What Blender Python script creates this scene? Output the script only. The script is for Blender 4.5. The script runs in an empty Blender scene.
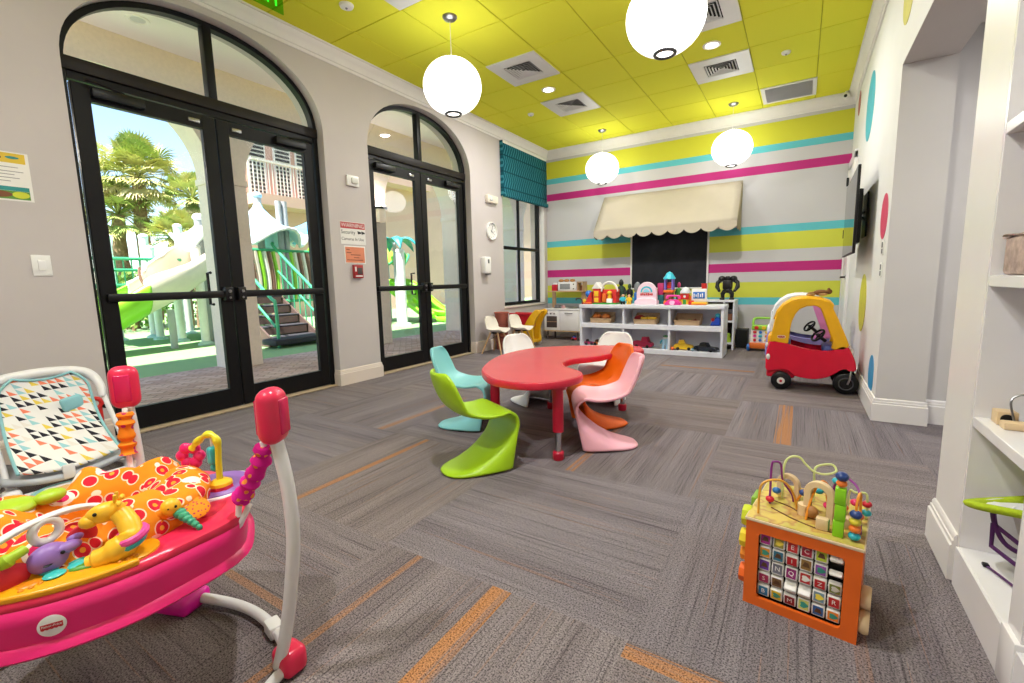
import bpy, bmesh, math, random
from mathutils import Matrix, Vector, Euler
random.seed(7)
PI = math.pi
SC = bpy.context.scene
COL = SC.collection

# ------------------------------------------------------------------ camera, sky, sun, exposure
cam_d = bpy.data.cameras.new('camera'); cam = bpy.data.objects.new('camera', cam_d); COL.objects.link(cam)
cam_d.sensor_width = 36.0; cam_d.lens = 36.0 * 453.336 / 1024.0; cam_d.clip_start = 0.02; cam_d.clip_end = 300
_y, _t, _r = 0.565513916, 0.131685627, -0.0240195643
_F = Vector((-math.sin(_y)*math.cos(_t), math.cos(_y)*math.cos(_t), -math.sin(_t)))
_R = Vector((math.cos(_y), math.sin(_y), 0)); _U = _R.cross(_F)
_R2 = _R*math.cos(_r) + _U*math.sin(_r); _U2 = _U*math.cos(_r) - _R*math.sin(_r)
cam.matrix_world = Matrix(((_R2.x,_U2.x,-_F.x,0),(_R2.y,_U2.y,-_F.y,0),(_R2.z,_U2.z,-_F.z,1.065),(0,0,0,1)))
SC.camera = cam
W = bpy.data.worlds.new('sky'); SC.world = W; W.use_nodes = True
_n = W.node_tree.nodes; _l = W.node_tree.links
_sky = _n.new('ShaderNodeTexSky'); _sky.sky_type = 'NISHITA'; _sky.sun_disc = False
_sky.sun_elevation = math.radians(70); _sky.sun_rotation = math.radians(168); _sky.air_density = 1.0; _sky.dust_density = 0.25
_n['Background'].inputs['Strength'].default_value = 0.33
_l.new(_sky.outputs['Color'], _n['Background'].inputs['Color'])
sun_d = bpy.data.lights.new('sun', 'SUN'); sun = bpy.data.objects.new('sun', sun_d); COL.objects.link(sun)
sun_d.energy = 15.0; sun_d.angle = math.radians(0.6); sun_d.color = (1, 0.95, 0.87)
sun.rotation_euler = Vector((-0.13, 0.62, -1.35)).to_track_quat('-Z', 'Y').to_euler()
SC.view_settings.view_transform = 'Standard'; SC.view_settings.look = 'None'
SC.view_settings.exposure = 0.18; SC.view_settings.gamma = 1.0; SC.view_settings.use_curve_mapping = False
GLOBE_EMISSION = 5.2
CAN_WATTS = 50.0

# ------------------------------------------------------------------ materials
def lin(h):
    if not isinstance(h, str): return tuple(h)
    h = h.lstrip('#'); o = []
    for i in (0, 2, 4):
        c = int(h[i:i+2], 16)/255.0
        o.append(c/12.92 if c <= 0.04045 else ((c+0.055)/1.055)**2.4)
    return tuple(o)
MATS = {}
class NT:
    """tiny helper round a node tree"""
    def __init__(s, m): s.n = m.node_tree.nodes; s.l = m.node_tree.links; s.b = s.n['Principled BSDF']
    def new(s, t, **k):
        o = s.n.new(t)
        for a, v in k.items(): setattr(o, a, v)
        return o
    def put(s, sock, v):
        if hasattr(v, 'is_output') or isinstance(v, bpy.types.NodeSocket): s.l.new(v, sock)
        else: sock.default_value = v
    def math(s, op, a, b=None, c=None):
        o = s.new('ShaderNodeMath', operation=op); s.put(o.inputs[0], a)
        if b is not None: s.put(o.inputs[1], b)
        if c is not None: s.put(o.inputs[2], c)
        return o.outputs[0]
    def mix(s, f, a, b, mode='MIX'):
        o = s.new('ShaderNodeMix', data_type='RGBA', blend_type=mode); s.put(o.inputs[0], f)
        for k, v in ((6, a), (7, b)):
            if isinstance(v, (str, tuple)): v = (*lin(v), 1)[:4]
            s.put(o.inputs[k], v)
        return o.outputs[2]
    def coord(s, which='Object'): return s.new('ShaderNodeTexCoord').outputs[which]
    def sep(s, v):
        o = s.new('ShaderNodeSeparateXYZ'); s.l.new(v, o.inputs[0]); return o.outputs
    def comb(s, x, y, z):
        o = s.new('ShaderNodeCombineXYZ')
        for i, v in enumerate((x, y, z)): s.put(o.inputs[i], v)
        return o.outputs[0]
    def noise(s, vec, scale, detail=2, rough=.5):
        o = s.new('ShaderNodeTexNoise'); s.l.new(vec, o.inputs['Vector']); o.inputs['Scale'].default_value = scale
        o.inputs['Detail'].default_value = detail; o.inputs['Roughness'].default_value = rough; return o.outputs[0]
    def ramp(s, f, stops, interp='LINEAR'):
        o = s.new('ShaderNodeValToRGB'); o.color_ramp.interpolation = interp; e = o.color_ramp.elements
        while len(e) < len(stops): e.new(0.5)
        for i, (p, c) in enumerate(stops): e[i].position = p; e[i].color = (*lin(c), 1)
        s.put(o.inputs[0], f); return o.outputs[0]
    def bump(s, h, strength=.2, dist=.01):
        o = s.new('ShaderNodeBump'); o.inputs['Strength'].default_value = strength; o.inputs['Distance'].default_value = dist
        s.put(o.inputs['Height'], h); s.l.new(o.outputs[0], s.b.inputs['Normal'])
def raw(name, rough=.5, metal=0, spec=.5):
    m = bpy.data.materials.new(name); m.use_nodes = True; t = NT(m)
    t.b.inputs['Roughness'].default_value = rough; t.b.inputs['Metallic'].default_value = metal
    t.b.inputs['Specular IOR Level'].default_value = spec
    MATS[name] = m; return m, t
def pm(name, col, rough=.45, metal=0, var=.06, scale=9, spec=.5, bump=0, trans=0, emit=None, sss=0):
    """plain procedural material: base colour with a faint noise variation"""
    if name in MATS: return MATS[name]
    m, t = raw(name, rough, metal, spec); c = lin(col)
    n = t.noise(t.coord(), scale, 3)
    a = tuple(x*(1-var) for x in c); b = tuple(min(1, x*(1+var)) for x in c)
    r = t.ramp(n, [(.3, a), (.7, b)]); t.l.new(r, t.b.inputs['Base Color'])
    if bump: t.bump(t.noise(t.coord(), scale*14, 2), bump, .004)
    if trans: t.b.inputs['Transmission Weight'].default_value = trans
    if emit: t.b.inputs['Emission Color'].default_value = (*lin(emit[0]), 1); t.b.inputs['Emission Strength'].default_value = emit[1]
    return m
def gl(name, tint='#ffffff', refl=.04, rough=0.0):
    if name in MATS: return MATS[name]
    m = bpy.data.materials.new(name); m.use_nodes = True; n = m.node_tree.nodes; l = m.node_tree.links
    n.remove(n['Principled BSDF']); t = n.new('ShaderNodeBsdfTransparent'); t.inputs[0].default_value = (*lin(tint), 1)
    g = n.new('ShaderNodeBsdfGlossy'); g.inputs['Roughness'].default_value = rough
    fr = n.new('ShaderNodeFresnel'); fr.inputs[0].default_value = 1.45
    mu = n.new('ShaderNodeMath'); mu.operation = 'MULTIPLY'; mu.inputs[1].default_value = refl/.04*.10; l.new(fr.outputs[0], mu.inputs[0])
    x = n.new('ShaderNodeMixShader'); l.new(mu.outputs[0], x.inputs[0]); l.new(t.outputs[0], x.inputs[1]); l.new(g.outputs[0], x.inputs[2])
    l.new(x.outputs[0], n['Material Output'].inputs[0]); MATS[name] = m; return m

# ------------------------------------------------------------------ mesh builder
def T(x, y, z): return Matrix.Translation((x, y, z))
def RX(a): return Matrix.Rotation(a, 4, 'X')
def RY(a): return Matrix.Rotation(a, 4, 'Y')
def RZ(a): return Matrix.Rotation(a, 4, 'Z')
def SCL(x, y, z): return Matrix.Diagonal((x, y, z, 1))
def frame(p, d, up=(0, 0, 1)):
    """matrix with origin p and local z along d"""
    z = Vector(d).normalized(); u = Vector(up)
    if abs(z.dot(u)) > .98: u = Vector((1, 0, 0))
    x = u.cross(z).normalized(); y = z.cross(x)
    return Matrix(((x.x, y.x, z.x, p[0]), (x.y, y.y, z.y, p[1]), (x.z, y.z, z.z, p[2]), (0, 0, 0, 1)))
def spl(pts, n=6, closed=False):
    """Catmull-Rom through the points"""
    P = [Vector(p) for p in pts]; out = []; N = len(P); last = N if closed else N-1
    for i in range(last):
        if closed: a, b, c, d = P[(i-1) % N], P[i], P[(i+1) % N], P[(i+2) % N]
        else: a, b, c, d = P[max(i-1, 0)], P[i], P[i+1], P[min(i+2, N-1)]
        for k in range(n):
            t = k/n
            out.append(.5*((2*b)+(c-a)*t+(2*a-5*b+4*c-d)*t*t+(3*b-a-3*c+d)*t**3))
    if not closed: out.append(P[-1])
    return out
def arc(cx, cy, r, a0, a1, n=12): return [(cx+r*math.cos(a0+(a1-a0)*i/n), cy+r*math.sin(a0+(a1-a0)*i/n)) for i in range(n+1)]
class MB:
    def __init__(s, org=(0, 0, 0)):
        s.v = []; s.f = []; s.fm = []; s.ms = []; s.cm = 0; s.base = T(-org[0], -org[1], -org[2]); s.st = [s.base]
    def mat(s, m):
        if m not in s.ms: s.ms.append(m)
        s.cm = s.ms.index(m); return s
    def push(s, M): s.st.append(s.st[-1] @ M); return s
    def pop(s): s.st.pop(); return s
    def add(s, vs, fs):
        o = len(s.v); M = s.st[-1]
        s.v += [M @ Vector(v) for v in vs]; flip = M.determinant() < 0
        for f in fs:
            f = [i+o for i in f]; s.f.append(f[::-1] if flip else f); s.fm.append(s.cm)
        return s
    def box(s, x0, x1, y0, y1, z0, z1):
        v = [(x, y, z) for z in (z0, z1) for y in (y0, y1) for x in (x0, x1)]
        return s.add(v, [(0, 2, 3, 1), (4, 5, 7, 6), (0, 1, 5, 4), (2, 6, 7, 3), (0, 4, 6, 2), (1, 3, 7, 5)])
    def cbox(s, c, d): return s.box(c[0]-d[0]/2, c[0]+d[0]/2, c[1]-d[1]/2, c[1]+d[1]/2, c[2]-d[2]/2, c[2]+d[2]/2)
    def rbox(s, x0, x1, y0, y1, z0, z1, r=.01, seg=2):
        b = bmesh.new(); bmesh.ops.create_cube(b, size=1)
        for v in b.verts: v.co = ((x0+x1)/2+v.co.x*(x1-x0), (y0+y1)/2+v.co.y*(y1-y0), (z0+z1)/2+v.co.z*(z1-z0))
        r = min(r, (x1-x0)*.49, (y1-y0)*.49, (z1-z0)*.49)
        bmesh.ops.bevel(b, geom=b.edges[:], offset=r, segments=seg, profile=.5, affect='EDGES')
        b.verts.index_update(); s.add([v.co.copy() for v in b.verts], [[v.index for v in f.verts] for f in b.faces]); b.free(); return s
    def ring(s, n): return [(math.cos(2*PI*i/n), math.sin(2*PI*i/n)) for i in range(n)]
    def cyl(s, p0, p1, r0, r1=None, n=16):
        r1 = r0 if r1 is None else r1
        p0 = Vector(p0); p1 = Vector(p1); M = frame(p0, p1-p0); h = (p1-p0).length; s.push(M)
        v = [(r0*a, r0*b, 0) for a, b in s.ring(n)]+[(r1*a, r1*b, h) for a, b in s.ring(n)]
        f = [(i, (i+1) % n, n+(i+1) % n, n+i) for i in range(n)]+[tuple(range(n))[::-1], tuple(range(n, 2*n))]
        s.add(v, f); return s.pop()
    def tube(s, pts, r, n=8, closed=False, caps=True, flat=1.0):
        P = [Vector(p) for p in pts]; N = len(P); R = r if isinstance(r, (list, tuple)) else [r]*N
        tg = []
        for i in range(N):
            a = P[(i-1) % N] if (closed or i > 0) else P[i]; b = P[(i+1) % N] if (closed or i < N-1) else P[i]
            d = (b-a); tg.append(d.normalized() if d.length > 1e-9 else Vector((0, 0, 1)))
        u = Vector((0, 0, 1)) if abs(tg[0].z) < .9 else Vector((1, 0, 0)); x = u.cross(tg[0]).normalized(); v = []
        for i in range(N):
            x = (x-tg[i]*x.dot(tg[i])).normalized(); y = tg[i].cross(x)
            for a, b in s.ring(n): v.append(P[i]+x*(R[i]*a)+y*(R[i]*b*flat))
        f = []
        for i in range(N if closed else N-1):
            j = (i+1) % N
            for k in range(n): f.append((i*n+k, i*n+(k+1) % n, j*n+(k+1) % n, j*n+k))
        if caps and not closed: f += [tuple(range(n))[::-1], tuple(range((N-1)*n, N*n))]
        return s.add(v, f)
    def lathe(s, prof, n=24, c=(0, 0, 0), sx=1, sy=1):
        """profile of (radius, z) from bottom to top"""
        v = []; f = []; idx = []
        for r, z in prof:
            if r < 1e-6: idx.append([len(v)]); v.append((c[0], c[1], c[2]+z))
            else:
                idx.append(list(range(len(v), len(v)+n))); v += [(c[0]+r*a*sx, c[1]+r*b*sy, c[2]+z) for a, b in s.ring(n)]
        for A, B in zip(idx, idx[1:]):
            for k in range(n):
                q = (k+1) % n
                if len(A) == 1 and len(B) == 1: continue
                if len(A) == 1: f.append((A[0], B[q], B[k]))
                elif len(B) == 1: f.append((A[k], A[q], B[0]))
                else: f.append((A[k], A[q], B[q], B[k]))
        if len(idx[0]) > 1: f.append(tuple(idx[0])[::-1])
        if len(idx[-1]) > 1: f.append(tuple(idx[-1]))
        return s.add(v, f)
    def ell(s, c, r, nu=16, nv=10):
        if not isinstance(r, (tuple, list)): r = (r, r, r)
        pr = [(math.cos(-PI/2+PI*i/nv), math.sin(-PI/2+PI*i/nv)) for i in range(nv+1)]
        pr[0] = (0, -1); pr[-1] = (0, 1)
        s.push(T(*c) @ SCL(*r)); s.lathe(pr, nu); return s.pop()
    def prism(s, poly, h0, h1, plane='xy'):
        ar = sum(poly[i][0]*poly[(i+1) % len(poly)][1]-poly[(i+1) % len(poly)][0]*poly[i][1] for i in range(len(poly)))
        if ar < 0: poly = poly[::-1]
        n = len(poly)
        g = {'xy': lambda a, b, h: (a, b, h), 'xz': lambda a, b, h: (a, -h, b), 'yz': lambda a, b, h: (h, a, b)}[plane]
        if plane == 'xz': h0, h1 = -h1, -h0
        v = [g(a, b, h0) for a, b in poly]+[g(a, b, h1) for a, b in poly]
        return s.add(v, [tuple(range(n))[::-1], tuple(range(n, 2*n))]+[(i, (i+1) % n, n+(i+1) % n, n+i) for i in range(n)])
    def grid(s, fn, nu, nv, cu=False):
        v = []; f = []; cols = nu if cu else nu+1
        for j in range(nv+1):
            for i in range(cols): v.append(fn(i/nu, j/nv))
        for j in range(nv):
            for i in range(nu):
                k = (i+1) % cols
                f.append((j*cols+i, j*cols+k, (j+1)*cols+k, (j+1)*cols+i))
        return s.add(v, f)
    def torus(s, c, R, r, n=24, m=8, axis='z', a0=0, a1=2*PI):
        full = abs(a1-a0-2*PI) < 1e-6; N = n if full else n+1
        pts = []
        for i in range(N):
            a = a0+(a1-a0)*i/n; x, y = R*math.cos(a), R*math.sin(a)
            pts.append({'z': (x, y, 0), 'y': (x, 0, y), 'x': (0, x, y)}[axis])
        return s.tube([(p[0]+c[0], p[1]+c[1], p[2]+c[2]) for p in pts], r, m, closed=full)
    def text(s, txt, size, M, depth=.001, align='CENTER', font=None):
        cu = bpy.data.curves.new('t', 'FONT'); cu.body = txt; cu.size = size; cu.extrude = depth; cu.align_x = align; cu.align_y = 'CENTER'; cu.resolution_u = 2
        o = bpy.data.objects.new('t', cu); COL.objects.link(o); dg = bpy.context.evaluated_depsgraph_get(); dg.update()
        me = bpy.data.meshes.new_from_object(o.evaluated_get(dg)); bpy.data.objects.remove(o); bpy.data.curves.remove(cu)
        s.push(M); s.add([v.co.copy() for v in me.vertices], [list(p.vertices) for p in me.polygons]); s.pop(); bpy.data.meshes.remove(me); return s
    def build(s, name, parent=None, mat=None, sharp=38, solid=None, sub=0, bevel=None, weld=False, kind=None, label=None):
        me = bpy.data.meshes.new(name); me.from_pydata([tuple(v) for v in s.v], [], s.f); 
        for m in ([mat] if mat else s.ms): me.materials.append(m)
        if not mat: me.polygons.foreach_set('material_index', s.fm)
        if weld:
            b = bmesh.new(); b.from_mesh(me); bmesh.ops.remove_doubles(b, verts=b.verts, dist=1e-4); b.to_mesh(me); b.free()
        me.polygons.foreach_set('use_smooth', [True]*len(me.polygons))
        if sharp: me.set_sharp_from_angle(angle=math.radians(sharp))
        me.update(); me.validate()
        o = bpy.data.objects.new(name, me); COL.objects.link(o)
        if parent: o.parent = parent
        if solid: k = o.modifiers.new('thick', 'SOLIDIFY'); k.thickness = solid; k.offset = 0
        if sub: k = o.modifiers.new('smooth', 'SUBSURF'); k.levels = sub; k.render_levels = sub
        if bevel: k = o.modifiers.new('edge', 'BEVEL'); k.width = bevel; k.segments = 2; k.limit_method = 'ANGLE'
        if kind: o['kind'] = kind
        if label: o['label'] = label
        return o
def tag(o, label, cat, group=None, kind=None):
    o['label'] = label; o['category'] = cat
    if group: o['group'] = group
    if kind: o['kind'] = kind
    return o
def thing(name, label, cat, loc=(0, 0, 0), rz=0, group=None):
    o = bpy.data.objects.new(name, None); COL.objects.link(o); o.empty_display_size = .05
    o.location = loc; o.rotation_euler = (0, 0, rz); return tag(o, label, cat, group)
def dup(root, loc=None, rz=None, label=None, par=None):
    r = root.copy(); COL.objects.link(r)
    if par is not None: r.parent = par
    if loc is not None: r.location = loc
    if rz is not None: r.rotation_euler = (0, 0, rz)
    if label: r['label'] = label
    for ch in list(root.children): dup(ch, par=r)
    return r
def struct(o): o['kind'] = 'structure'; return o
def sempty(name, loc=(0, 0, 0)):
    o = bpy.data.objects.new(name, None); COL.objects.link(o); o.location = loc; o['kind'] = 'structure'; return o
# ------------------------------------------------------------------ room dimensions (metres)
XW, XR, YB, YF, H = -4.10, 0.50, 7.79, -2.6, 3.42
ROOM_X1 = 3.2
wall_paint = pm('warm grey wall paint', '#c3bbb9', .7, var=.02, scale=3)
right_paint = pm('white wall paint', '#dedddb', .6, var=.02, scale=3)
grey_paint = pm('light grey paint', '#cfccca', .65, var=.02, scale=3)
trim_white = pm('white gloss trim', '#e9e6e4', .3, var=.015, scale=3)
trim_warm = pm('warm white trim', '#dccfc4', .4, var=.02, scale=3)
bronze = pm('dark bronze frame', '#0d0c0e', .45, var=.1, scale=5, spec=.25)
bronze_warm = pm('brown bronze header', '#1e1814', .5, var=.12, scale=5, spec=.25)
black_plastic = pm('black plastic', '#0e0e10', .4, var=.1, spec=.35)
steel = pm('brushed steel', '#9a9a9c', .3, metal=1)
chrome = pm('chrome', '#d0d0d4', .12, metal=1, var=.02)
white_plastic = pm('white plastic', '#ecebe8', .35, var=.02)
pane_glass = gl('clear pane')

# carpet: metre-square quarter-turned tiles of heathered grey yarn with a few orange bands
m, t = raw('grey carpet tiles', .95, spec=.1)
P = t.coord(); x, y, z = t.sep(P)
TS = 1.02
u = t.math('DIVIDE', t.math('ADD', x, 1.40), TS); v = t.math('DIVIDE', t.math('SUBTRACT', y, .18), TS)
cu, cv = t.math('FLOOR', u), t.math('FLOOR', v)
par = t.math('PINGPONG', t.math('ADD', cu, cv), 1.0)
fu, fv = t.math('FRACT', u), t.math('FRACT', v)
def pick(a, b): return t.math('ADD', t.math('MULTIPLY', par, a), t.math('MULTIPLY', t.math('SUBTRACT', 1.0, par), b))
ac = pick(fv, fu); al = pick(fu, fv)
wn = t.new('ShaderNodeTexWhiteNoise', noise_dimensions='2D'); t.l.new(t.comb(cu, cv, 0), wn.inputs['Vector'])
rnd = wn.outputs['Value']; r2, r3, r4 = t.sep(wn.outputs['Color'])
sv = t.comb(t.math('ADD', ac, t.math('MULTIPLY', rnd, 37.0)), t.math('MULTIPLY', al, .012), rnd)
lines = t.noise(sv, 130, 2, .6); wide = t.noise(sv, 11, 2, .5); hair = t.noise(sv, 75, 1, .5)
yarn = t.noise(P, 190, 2, .75); big = t.noise(P, .5, 2, .5)
base = t.mix(t.math('ADD', t.math('MULTIPLY', r3, .35), t.math('MULTIPLY', big, .65)), '#a09da8', '#aa9c92')
c = t.mix(1.0, base, t.ramp(lines, [(.30, '#bab8ba'), (.43, '#f1efef'), (.7, '#ffffff')]), 'MULTIPLY')
c = t.mix(1.0, c, t.ramp(wide, [(.35, '#e2e0e2'), (.65, '#ffffff')]), 'MULTIPLY')
def band(ix, iy, a0, a1):
    e = t.math('MULTIPLY', t.math('COMPARE', cu, float(ix), .1), t.math('COMPARE', cv, float(iy), .1))
    return t.math('MULTIPLY', e, t.math('COMPARE', ac, (a0+a1)/2, (a1-a0)/2))
of = t.math('MULTIPLY', t.math('GREATER_THAN', hair, .70), .16)
for ix, iy, a0, a1, k in ((0, 0, .525, .60, .62), (1, 0, .935, .99, .6), (-1, 1, .285, .325, .5), (1, 3, .28, .375, .6), (0, 0, .17, .20, .4), (0, 2, .32, .37, .5), (-1, 0, .55, .58, .35),
                         (0, 5, .3, .38, .45), (-2, 2, .8, .86, .35), (-1, 4, .4, .46, .4), (1, 6, .2, .28, .45), (0, -1, .3, .4, .7), (1, 1, .55, .585, .25), (-2, 0, .2, .24, .35)):
    of = t.math('MAXIMUM', of, t.math('MULTIPLY', band(ix, iy, a0, a1), k))
of = t.math('MULTIPLY', of, t.sep(t.ramp(hair, [(.36, '#707070'), (.52, '#ffffff')]))[0])
c = t.mix(of, c, '#e09238')
c = t.mix(1.0, c, t.ramp(yarn, [(.36, '#6e6d72'), (.52, '#e4e2e2'), (.68, '#ffffff')]), 'MULTIPLY')
t.l.new(c, t.b.inputs['Base Color']); t.bump(yarn, .5, .006)
b = MB().mat(m).box(XW-.02, ROOM_X1, YF, YB+.1, -.12, 0); struct(b.build('floor'))

# lime ceiling tiles, each a bevelled panel on a grid
m, t = raw('lime ceiling tile', .85, spec=.2); n1 = t.noise(t.coord(), 60, 3); n2 = t.noise(t.coord(), 1.2, 2)
t.l.new(t.mix(t.math('MULTIPLY', n2, .5), '#e6e440', '#e2e03a'), t.b.inputs['Base Color']); t.bump(n1, .12, .004)
lime_grid = pm('lime ceiling grid', '#b8b51a', .8)
b = MB().mat(lime_grid).box(XW-.3, XR+.05, YF, YB, H+.008, H+.12).mat(m)
TX0, TY0, TW, TL = .045, 6.275, .6175, .628
for i in range(-8, 2):
    for j in range(-15, 4):
        x0 = max(TX0+(i-1)*TW, XW+.02); x1 = min(TX0+i*TW, XR); y0 = max(TY0+(j-1)*TL, YF); y1 = min(TY0+j*TL, YB)
        if x1-x0 < .03 or y1-y0 < .03: continue
        b.rbox(x0+.004, x1-.004, y0+.004, y1-.004, H, H+.02, .004, 1)
struct(b.build('ceiling'))

# walls with arched or square openings --------------------------------------------------
def arch_z(o, q):
    if o['rise'] <= 0: return o['z1']
    a = (o['b']-o['a'])/2; c0 = (o['a']+o['b'])/2; d = min(1, abs(q-c0)/a); e = o.get('e', 2.0)
    return o['z1']+o['rise']*(max(0, 1-d**e))**(1/e)
def pierced(b, q0, q1, zt, ops, d0, d1, axis, mf, mr, z_bot=0):
    """wall in the plane axis=d0 running q0..q1, outer face at d1, with openings (a,b,z0,z1 spring,rise)"""
    P3 = (lambda q, z, d: (d, q, z)) if axis == 'x' else (lambda q, z, d: (q, d, z))
    def quad(p, m): b.mat(m).add(p, [(0, 1, 2, 3)])
    def slab(qa, qb, z0a, z0b, z1a, z1b):
        for d in (d0, d1): quad([P3(qa, z0a, d), P3(qb, z0b, d), P3(qb, z1b, d), P3(qa, z1a, d)], mf)
    cur = q0
    for o in ops:
        if o['a'] > cur: slab(cur, o['a'], z_bot, z_bot, zt, zt)
        n = 40 if o['rise'] > 0 else 1
        qs = [(o['a']+o['b'])/2-(o['b']-o['a'])/2*math.cos(PI*i/n) for i in range(n+1)]
        for qa, qb in zip(qs, qs[1:]):
            za, zb = arch_z(o, qa), arch_z(o, qb)
            slab(qa, qb, za, zb, zt, zt); quad([P3(qa, za, d0), P3(qb, zb, d0), P3(qb, zb, d1), P3(qa, za, d1)], mr)
            if o['z0'] > z_bot: slab(qa, qb, z_bot, z_bot, o['z0'], o['z0'])
        if o['z0'] > z_bot: quad([P3(o['a'], o['z0'], d0), P3(o['b'], o['z0'], d0), P3(o['b'], o['z0'], d1), P3(o['a'], o['z0'], d1)], mr)
        for q in (o['a'], o['b']): quad([P3(q, o['z0'], d0), P3(q, o['z1'], d0), P3(q, o['z1'], d1), P3(q, o['z0'], d1)], mr)
        cur = o['b']
    if cur < q1: slab(cur, q1, z_bot, z_bot, zt, zt)
    quad([P3(q0, zt, d0), P3(q1, zt, d0), P3(q1, zt, d1), P3(q0, zt, d1)], mf)
D1 = dict(a=1.118, b=3.035, z0=0, z1=2.58, rise=.64, e=2.15)
D2 = dict(a=3.59, b=5.44, z0=0, z1=2.58, rise=.645, e=2.15)
W3 = dict(a=6.27, b=7.69, z0=.655, z1=2.75, rise=0)
b = MB(); pierced(b, YF, YB+.15, H+.1, [D1, D2, W3], XW, XW-.3, 'x', wall_paint, wall_paint); struct(b.build('wall_left'))

# striped back wall: bands painted on by height
m, t = raw('painted stripes', .65, spec=.3); x, y, z = t.sep(t.coord())
WH, LM, TE, MG = '#c4c2c4', '#cdcc3a', '#5fbcc6', '#b92a78'  # upper lime (LM) yellowed: ceiling bounce is put into its colour
bands = [(0, WH), (.618, TE), (.733, '#cdd04a'), (.962, WH), (1.116, MG), (1.247, WH), (1.422, '#cdd04a'), (1.674, TE), (1.786, WH), (2.523, MG), (2.643, WH), (2.818, TE), (2.915, LM), (3.225, WH)]
t.l.new(t.ramp(t.math('DIVIDE', z, 3.5), [(p/3.5, c) for p, c in bands], 'CONSTANT'), t.b.inputs['Base Color']); t.bump(t.noise(t.coord(), 90, 2), .04, .003)
b = MB().mat(m).box(XW-.3, ROOM_X1, YB, YB+.15, 0, H+.1); struct(b.build('wall_back'))
b = MB().mat(wall_paint).box(XW-.3, ROOM_X1, YF-.15, YF, 0, H+.1); struct(b.build('wall_front'))

# right wall: long face with a cased opening, the pier beside the bookcase, the bookcase bay
OP_A, OP_B, OP_Z, RT = 2.335, 4.105, 2.425, .275
BK_A, BK_B = 1.62, 2.03
b = MB().mat(right_paint)
b.box(XR, XR+RT, OP_B, YB, 0, H+.1)                      # far stretch
b.box(XR, XR+RT, OP_A, OP_B, OP_Z, H+.1)                 # header over the opening
b.mat(trim_white).box(XR, XR+.62, BK_B, OP_A, 0, H+.1).mat(right_paint)   # pier
b.box(XR+.62, XR+.75, YF, OP_A, 0, H+.1)                 # behind the bookcase
b.box(XR, XR+.62, .62, BK_B, 2.9, H+.1)
b.box(XR, XR+.62, YF, .62, 0, H+.1)
struct(b.build('wall_right'))
b = MB().mat(grey_paint)
b.box(XR+.0005, XR+RT+.0005, OP_B-.004, OP_B, 0, OP_Z).box(XR+.0005, XR+RT+.0005, OP_A, OP_B-.004, OP_Z-.004, OP_Z)
struct(b.build('trim_1'))
b = MB().mat(grey_paint)                                   # the side room seen through the opening
b.box(XR+RT, ROOM_X1, 4.19, 4.32, 0, 2.9).box(ROOM_X1, ROOM_X1+.1, .6, 4.32, 0, 2.9).box(XR+.75, ROOM_X1, .5, .62, 0, 2.9)
struct(b.build('wall_side'))
b = MB().mat(grey_paint).box(XR+RT, ROOM_X1, .62, 4.19, 2.60, 2.72); struct(b.build('ceiling_side'))

# mouldings ----------------------------------------------------------------------------
def sweep(b, prof, path, m, closed=False):
    """profile of (out, z) swept along a floor path; out points to the left of travel"""
    b.mat(m); n = len(path); rows = []
    for i in range(n):
        p = Vector(path[i]); d0 = (Vector(path[i])-Vector(path[i-1])).normalized() if i > 0 else None
        d1 = (Vector(path[i+1])-p).normalized() if i < n-1 else None
        if d0 is None: d0 = d1
        if d1 is None: d1 = d0
        n0 = Vector((-d0.y, d0.x)); n1 = Vector((-d1.y, d1.x)); k = n0+n1; k = k/(k.dot(n0)) if k.length > 1e-6 else n0
        rows.append([(p.x+k.x*o, p.y+k.y*o, z) for o, z in prof])
    v = [q for r in rows for q in r]; L = len(prof); f = []
    for i in range(n-1):
        for j in range(L): f.append((i*L+j, (i+1)*L+j, (i+1)*L+(j+1) % L, i*L+(j+1) % L))
    f += [tuple(range(L)), tuple(range((n-1)*L, n*L))[::-1]]
    b.add(v, f)
CROWN = [(0, 3.27), (.012, 3.27), (.014, 3.295), (.024, 3.30), (.030, 3.325), (.052, 3.36), (.070, 3.378), (.074, 3.40), (.085, 3.403), (.085, H-.001), (0, H-.001)]
b = MB(); sweep(b, CROWN, [(XR, YF), (XR, YB), (XW, YB), (XW, YF)], pm('crown paint', '#e8e4e2', .5, var=.02)); struct(b.build('trim_2'))
BASE = [(0, 0), (.018, 0), (.018, .125), (.013, .130), (.013, .143), (.009, .146), (.009, .158), (.004, .168), (0, .170)]
b = MB()
sweep(b, BASE, [(XW, 1.118), (XW, YF)], trim_warm)
sweep(b, BASE, [(XW-.085, 3.59), (XW, 3.59), (XW, 3.035), (XW-.085, 3.035)], trim_warm)
sweep(b, BASE, [(XW, YB), (XW, 5.44), (XW-.085, 5.44)], trim_warm)
struct(b.build('baseboard_left'))
b = MB(); sweep(b, BASE, [(XR, YB), (XW, YB)], trim_white); struct(b.build('baseboard_back'))
b = MB()
sweep(b, BASE, [(XR+RT, 4.19), (XR+RT, OP_B), (XR, OP_B), (XR, 7.05)], trim_white)
sweep(b, BASE, [(ROOM_X1, 4.19), (XR+RT, 4.19)], trim_white)
sweep(b, BASE, [(XR, BK_B+.0), (XR, OP_A), (XR+.6, OP_A)], trim_white)
struct(b.build('baseboard_right'))
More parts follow.
